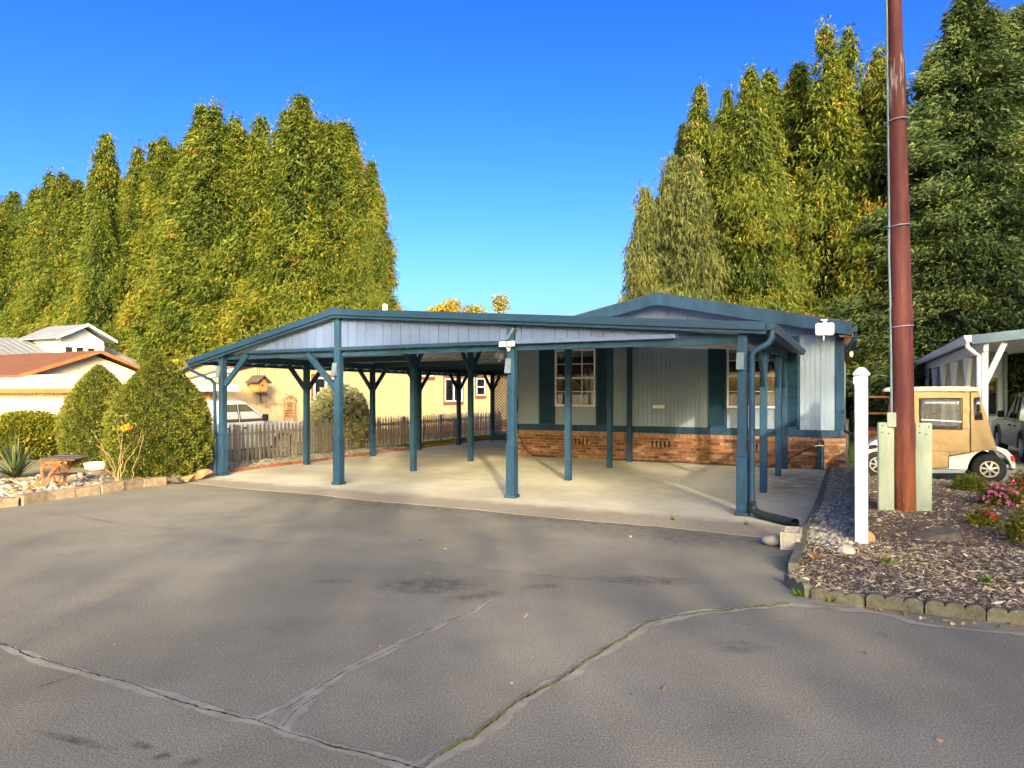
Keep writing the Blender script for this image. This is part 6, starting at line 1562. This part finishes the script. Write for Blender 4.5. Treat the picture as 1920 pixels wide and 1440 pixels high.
def dense_shrub(name, label, px, pybase, z_top, rad, mat, n, blade, seed, prof, lump=.10, group=None, tint=.5, cat='shrub', gz=.04, width=.42, Zfix=None):
    """clipped evergreen: short needles standing on a lumpy hull, with a dark core"""
    if Zfix: X, Y = (px - CX) / F * Zfix, Zfix
    else: X, Y, _ = W(*ong(px, pybase, gz))
    g = np.random.default_rng(seed); h = z_top - gz
    t = g.uniform(0, 1, n * 2); r_ = prof(t); t = t[g.uniform(0, 1, n * 2) < r_ / r_.max() + .06][:n]; n = len(t)
    a = g.uniform(0, 2 * math.pi, n); r = rad * prof(t)
    ph = g.uniform(0, 6.28, 6)
    def bump(a, t): return (np.sin(a * 5 + t * 9 + ph[0]) * np.sin(t * 23 + a * 3 + ph[1]) + .8 * np.sin(a * 11 + ph[2]) * np.sin(t * 41 + ph[3]) + .6 * np.sin(a * 19 + t * 30 + ph[4])) / 1.6
    bp = bump(a, t); rr = r * (1 + lump * bp) * g.uniform(.90, 1.03, n)
    C = np.stack([np.cos(a) * rr, np.sin(a) * rr, t * h + g.normal(0, .015, n)], 1)
    nr = np.stack([np.cos(a), np.sin(a), np.full(n, .35)], 1)
    D = nr + g.normal(0, .55, (n, 3)); L = blade * g.uniform(.6, 1.4, n); V, Fc = kites(C, D, L, L * width, g=g)
    ti = np.clip(tint + .24 * bp + g.normal(0, .15, n), 0, 1)  # hollows tinted darker: shaded gaps put into the leaf colour
    e = bpy.data.objects.new(name, None); COL.objects.link(e); e.location = (X, Y, gz); tag(e, label, cat, group)
    npobj('foliage', npmesh('foliage', V, Fc, mat, np.repeat(ti, 4)), e)
    tt = np.linspace(0.0, 1, 14); b = MB(); b.lathe((0, 0, 0), [(max(.01, rad * .86 * float(prof(np.array([q]))[0])), q * h * .97) for q in tt], 20)
    me = bpy.data.meshes.new('core'); me.from_pydata(b.v, [], b.f); me.materials.append(M['hull_green']); npobj('core', me, e)
    return e
egg = lambda t: np.where(t < .28, .78 + .22 * np.sin(np.clip(t / .28, 0, 1) * np.pi / 2), (1 - (np.clip((t - .28) / .72, 0, 1)) ** 2.25) ** .95)
ball = lambda t: np.sqrt(np.clip(1 - (2 * t * .93 - .86) ** 2, 0, 1))
dense_shrub('dwarf_spruce', 'large pointed dwarf spruce next to the carport, the right one of the pair', 300, 893, 2.46, .93, 'dwarf_leaf', 66000, .048, 81, egg, .10, 'dwarf spruces', tint=.48)
dense_shrub('dwarf_spruce', 'pointed dwarf spruce half behind the larger one, the left one of the pair', 186, 872, 2.36, .78, 'dwarf_leaf', 54000, .050, 82, egg, .10, 'dwarf spruces', tint=.48)
dense_shrub('boxwood', 'rounded yellow green bush in front of the cream shed at the left edge', 52, 860, 1.22, .95, 'shrub_leaf', 20000, .085, 83, ball, .08, tint=.5)
dense_shrub('blue_spruce', 'pale blue green spruce shrub in front of the cream house window', 637, 832, 1.95, .82, 'blue_spruce_leaf', 15000, .12, 84, ball, .16, tint=.55, gz=-.14, Zfix=21.2)
# yucca
def yucca(px, py, n, L, label, seed, gz=.05):
    g = np.random.default_rng(seed); X, Y, _ = W(*ong(px, py, gz)); V, Fc, T = [], [], []
    for i in range(n):
        a = g.uniform(0, 6.283); el = math.radians(g.uniform(18, 86)); l = L * g.uniform(.65, 1.1); d = np.array([math.cos(a) * math.cos(el), math.sin(a) * math.cos(el), math.sin(el)]); s = np.array([-math.sin(a), math.cos(a), 0])
        k = len(V); tt = g.uniform(.15, .9)
        for q, w in ((0, .012), (.25, .026), (.6, .020), (1, .001)):
            p = d * l * q + np.array([0, 0, -.35 * l * q * q * math.cos(el)]); V += [p - s * w, p + s * w]; T += [tt, tt]
        Fc += [(k + 2 * j, k + 2 * j + 1, k + 2 * j + 3, k + 2 * j + 2) for j in range(3)]
    e = bpy.data.objects.new('yucca', None); COL.objects.link(e); e.location = (X, Y, gz); tag(e, label, 'plant')
    npobj('leaves', npmesh('leaves', np.array(V), np.array(Fc), 'yucca_leaf', np.array(T)), e)
    b = MB(); b.lathe((0, 0, -.05), [(.07, 0), (.08, .1), (.05, .22)], 10); me = bpy.data.meshes.new('stem'); me.from_pydata(b.v, [], b.f); me.materials.append(M['bark']); npobj('stem', me, e)
yucca(28, 897, 85, .95, 'spiky sword leafed yucca at the left edge of the rock bed', 91)
# bare rose bush
def bush_stems(name, label, px, py, stems, r, mat, leaves=None, seed=1, cat='bush'):
    X, Y, _ = W(*ong(px, py, .05)); e = bpy.data.objects.new(name, None); COL.objects.link(e); e.location = (X, Y, .05); tag(e, label, cat)
    for st in stems:
        b = MB(); P_, _t = resample(np.array(st), .08); P_ = P_ + np.random.default_rng(seed).normal(0, .006, P_.shape)
        b.tube([tuple(p) for p in P_], [r * (1 - .6 * i / len(P_)) for i in range(len(P_))], 6)
        me = bpy.data.meshes.new('stem'); me.from_pydata(b.v, [], b.f); me.materials.append(M[mat]); me.shade_smooth(); npobj('stem', me, e)
    return e, (X, Y)
sc_ = 12.4 / 1280
def st(*pts): return [((x - 218) * sc_, -.05 * i, (895 - y) * sc_) for i, (x, y) in enumerate(pts)]
rose, _ = bush_stems('rose_bush', 'nearly bare rose bush with two orange blooms before the dwarf spruces', 222, 911,
    [st((216, 890), (205, 850), (190, 815), (178, 790)), st((216, 890), (212, 850), (205, 835), (185, 818)), st((217, 888), (222, 850), (232, 800), (233, 770)), st((220, 890), (235, 850), (260, 820), (268, 800), (275, 790)),
     st((245, 900), (247, 862), (262, 835), (274, 800), (282, 798)), st((216, 880), (210, 872), (202, 862)), st((222, 880), (228, 840), (240, 822), (250, 815)), st((218, 886), (226, 835), (222, 790), (220, 765))], .009, 'twig', seed=3)
g = np.random.default_rng(5)
lv = [(x, y) for x, y in [(195, 775), (205, 785), (190, 790), (225, 760), (235, 765), (215, 780), (250, 770), (258, 778), (243, 762), (200, 800), (186, 805), (228, 775), (236, 790), (262, 785)] for _ in range(9)]
C = np.array([((x - 218) * sc_, -.3, (895 - y) * sc_) for x, y in lv]) + g.normal(0, .05, (len(lv), 3)); V, Fc = kites(C, g.normal(size=C.shape), .06, .036, g=g)
npobj('leaves', npmesh('leaves', V, Fc, 'dwarf_leaf', np.repeat(g.uniform(.2, 1, len(lv)), 4)), rose)
for (x, y) in ((253, 786), (261, 784)):
    c = np.array([(x - 218) * sc_, -.42, (895 - y) * sc_]); n = 40; d = unit(g.normal(size=(n, 3))); V, Fc = kites(c + d * .01, d, .055, .05, g=g)
    npobj('bloom', npmesh('bloom', V, Fc, 'petal_orange', np.repeat(g.uniform(0, 1, n), 4)), rose)
# azaleas and small shrubs in the mulch bed
def azalea(px, py, r, h, label, seed, flowers=None, nleaf=1600, fl=(0, 0), mat='shrub_leaf', leaf=.05, tint=.35):
    g = np.random.default_rng(seed); X, Y, _ = W(*ong(px, py, .09)); e = bpy.data.objects.new('azalea', None); COL.objects.link(e); e.location = (X, Y, .09); tag(e, label, 'shrub')
    d = unit(g.normal(size=(nleaf, 3))); d[:, 2] = np.abs(d[:, 2]); C = d * (g.uniform(.3, 1, nleaf) ** .5)[:, None] * np.array([r, r, h]) * (1 + .2 * np.sin(d[:, :1] * 9 + d[:, 1:2] * 7))
    V, Fc = kites(C, d * .6 + g.normal(0, .6, d.shape), leaf * g.uniform(.6, 1.3, nleaf), leaf * .45, g=g)
    npobj('foliage', npmesh('foliage', V, Fc, mat, np.repeat(np.clip(g.normal(tint, .22, nleaf), 0, 1), 4)), e)
    for (mt, n, dd, sp) in flowers or []:
        dd = np.array(dd, float); k = unit(dd[None] + g.normal(0, sp, (n, 3))); k[:, 2] = np.abs(k[:, 2]); P = k * np.array([r, r, h]) * g.uniform(.95, 1.12, (n, 1))
        q = 9; C = np.repeat(P, q, 0); D = np.repeat(k, q, 0) * .5 + g.normal(0, .7, (n * q, 3)); V, Fc = kites(C, D, .030, .026, g=g)
        npobj('flowers', npmesh('flowers', V, Fc, mt, np.repeat(np.repeat(g.uniform(0, 1, n), q), 4)), e)['kind'] = 'stuff'
    b = MB()
    for k in range(6):
        a = k * 1.05; b.tube([(0, 0, -.03), (r * .4 * math.cos(a), r * .4 * math.sin(a), h * .5), (r * .75 * math.cos(a), r * .75 * math.sin(a), h * .8)], [.012, .008, .004], 5)
    me = bpy.data.meshes.new('stems'); me.from_pydata(b.v, [], b.f); me.materials.append(M['bark']); npobj('stems', me, e)
azalea(1820, 918, .25, .24, 'low yellow green azalea in front of the golf cart rear wheel', 101, [('petal_pink', 10, (1, -.3, .3), .3)], 2200)
azalea(1878, 950, .27, .29, 'azalea covered in bright pink flowers at the right edge of the bed', 102, [('petal_pink', 75, (-.3, -.5, .7), .55), ('petal_pink', 30, (1, -.4, .1), .5)], 2600, tint=.25)
azalea(1842, 982, .16, .15, 'small azalea with a few red blooms below the pink one', 103, [('petal_red', 12, (.3, -.4, .9), .3)], 900, tint=.45)
azalea(1925, 930, .26, .38, 'taller azalea with salmon flowers cut by the right picture edge', 104, [('petal_pink', 14, (-.4, -.6, .6), .4), ('petal_red', 8, (-.8, -.2, .6), .25)], 2200, tint=.4)
azalea(1922, 1015, .18, .34, 'small leafy shrub at the right picture edge below the pink azalea', 105, None, 700, leaf=.06, tint=.4)
def weed(px, py, s, label, seed, mat='grass_leaf', n=26, gz=.09):
    g = np.random.default_rng(seed); X, Y, _ = W(*ong(px, py, gz)); d = unit(g.normal(size=(n, 3)) * np.array([.7, .7, .3]) + np.array([0, 0, .9])); V, Fc = kites(g.normal(0, s * .12, (n, 3)) * np.array([1, 1, .1]), d, s * g.uniform(.5, 1.2, n), s * .22, g=g)
    tag(npobj('weed', npmesh('weed', V, Fc, mat, np.repeat(g.uniform(.2, 1, n), 4)), None, (X, Y, gz)), label, 'weed')
weed(1661, 1056, .085, 'lone green seedling in the mulch right of the white post', 1); weed(1850, 1093, .08, 'flat green weed in the mulch near the right edge', 2, n=40)
weed(1884, 1160, .11, 'grass tuft growing through the scalloped edging', 3, gz=.0); weed(1558, 1130, .07, 'weed at the foot of the scalloped edging near its corner', 4, gz=0); weed(1500, 1118, .08, 'grass tuft at the corner of the scalloped edging', 5, gz=0, n=40)
weed(1262, 976, .06, 'green weed at the front edge of the slab', 6, gz=0); weed(1400, 985, .05, 'yellowish moss tuft beside the right front post foot', 7, gz=0, n=30); weed(1872, 995, .07, 'tiny seedling below the red azalea', 8)
weed(1530, 1050, .10, 'dry straw tuft in the mulch near the curb', 9, 'dead_leaf', 40)
# stick on the mulch, fallen leaves on the asphalt
tag(MB().tube([(*ong(1870, 990, .1), .16), (*ong(1893, 1008, .1), .12), (*ong(1925, 1030, .1), .10)], [.008, .012, .016], 6).build('stick', 'bark'), 'dry stick lying on the mulch at the right edge', 'stick')
g = np.random.default_rng(77)
lp = [(1665, 1192), (1770, 1390), (1620, 1223), (715, 1215), (440, 1160), (785, 1015), (830, 1030), (255, 1130), (1230, 1065), (1470, 1162), (1515, 1040), (910, 998), (1180, 1008), (1430, 1063), (335, 988), (1250, 1290), (980, 1160), (1690, 1150), (1760, 1165), (1800, 1172), (1845, 1170), (1640, 1148), (1725, 1160), (1880, 1178)]
P3 = np.array([W(*ong(*p), .008) for p in lp]); P3 = np.concatenate([P3, P3[17:] + g.normal(0, .06, (7, 3)) * [1, 1, 0], P3[17:] + g.normal(0, .10, (7, 3)) * [1, 1, 0]])
n = len(P3); D = np.column_stack([g.normal(size=(n, 2)), g.uniform(.0, .25, n)]); V, Fc = kites(P3, D, g.uniform(.025, .065, n), g.uniform(.015, .035, n), g=g)
tag(npobj('fallen_leaves', npmesh('fallen_leaves', V, Fc, 'dead_leaf', np.repeat(g.uniform(0, 1, n), 4))), 'scattered dry fallen leaves on the asphalt', 'leaves', kind='stuff')
# lawn blades
g = np.random.default_rng(78); Q = np.column_stack([g.uniform(-13.3, -12.1, 9000), g.uniform(17.3, 24.5, 9000)]); n = len(Q)
V, Fc = kites(uv2w(np.column_stack([Q, np.zeros(n) - .005])), np.column_stack([g.normal(0, .35, (n, 2)), np.ones(n)]), g.uniform(.04, .09, n), .014, g=g)
tag(npobj('grass', npmesh('grass', V, Fc, 'grass_leaf', np.repeat(g.uniform(0, 1, n), 4))), 'strip of green lawn between the slab and the picket fence', 'grass', kind='stuff')

# ================================================================== unseen trees behind the viewer, placed and shaped for the shade they cast
def shade_tree(x, y, clumps, n, leaf, seed, h, label):
    leafy('shade_tree', label, 'tree', clumps, 'shrub_leaf', n, leaf, (x, y, 0), (.3, .2), 'unseen trees behind the viewer placed for shade', (h, .3), seed)
#SHADE
def shade(x, hw, z0, z1, nc, r, nl, seed, label, y=-22.0, leaf=.42, dx=0.0):
    g = random.Random(seed)
    cl = [(dx + g.uniform(-hw, hw), g.uniform(-1.8, 1.8), g.uniform(z0, z1), r * g.uniform(.7, 1.3), r * g.uniform(.7, 1.3), r * g.uniform(.6, 1.1)) for _ in range(nc)]
    shade_tree(x, y, cl, nl, leaf, seed, max(2, z1 * .8), label)
SHADE_LIST = [  # x, half width, low, high, clumps, clump size, leaves
    (-9, 3.5, .5, 8.0, 26, 1.3, 1500, 'unseen bushy shade tree behind the viewer far to the left'),
    (-3, 3.2, .5, 8.8, 30, 1.3, 2100, 'unseen bushy shade tree behind the viewer to the left'),
    (3, 3.2, .5, 9.4, 34, 1.3, 2200, 'unseen bushy shade tree straight behind the viewer'),
    (8.2, 3.0, .5, 10.5, 44, 1.4, 5600, 'unseen bushy shade tree behind the viewer to the right'),
    (17.2, 3.0, .5, 13.6, 56, 1.3, 8500, 'unseen large bushy shade tree behind the viewer to the right'),
    (13.4, .6, .5, 12.2, 22, .75, 2600, 'slender tree added unseen behind the viewer to shade the golf cart'),
    (22, 4.0, .5, 22.0, 70, 1.8, 7000, 'unseen very tall shade tree behind the viewer far to the right'),
    (30, 4.0, .5, 23.0, 70, 1.8, 7000, 'unseen tall shade tree behind the viewer at the far right'),
]
for i, (x, hw, z0, z1, nc, r, nl, lab) in enumerate(SHADE_LIST): shade(x, hw, z0, z1, nc, r, nl, 200 + i, lab)
shade(1.2, 4.8, 13.2, 14.8, 24, .9, 3600, 240, 'unseen high crown behind the viewer shaped to shade the carport gable', y=-22.5)
shade(6.2, 2.3, 13.7, 17.6, 24, 1.0, 3800, 241, 'unseen high crown behind the viewer shaped to shade the house wall', y=-22.5)
shade(14.6, 2.6, 14.6, 18.2, 30, .85, 4200, 243, 'unseen high crown behind the viewer shaped to leave a sun gap', y=-22.5, dx=-3.4)
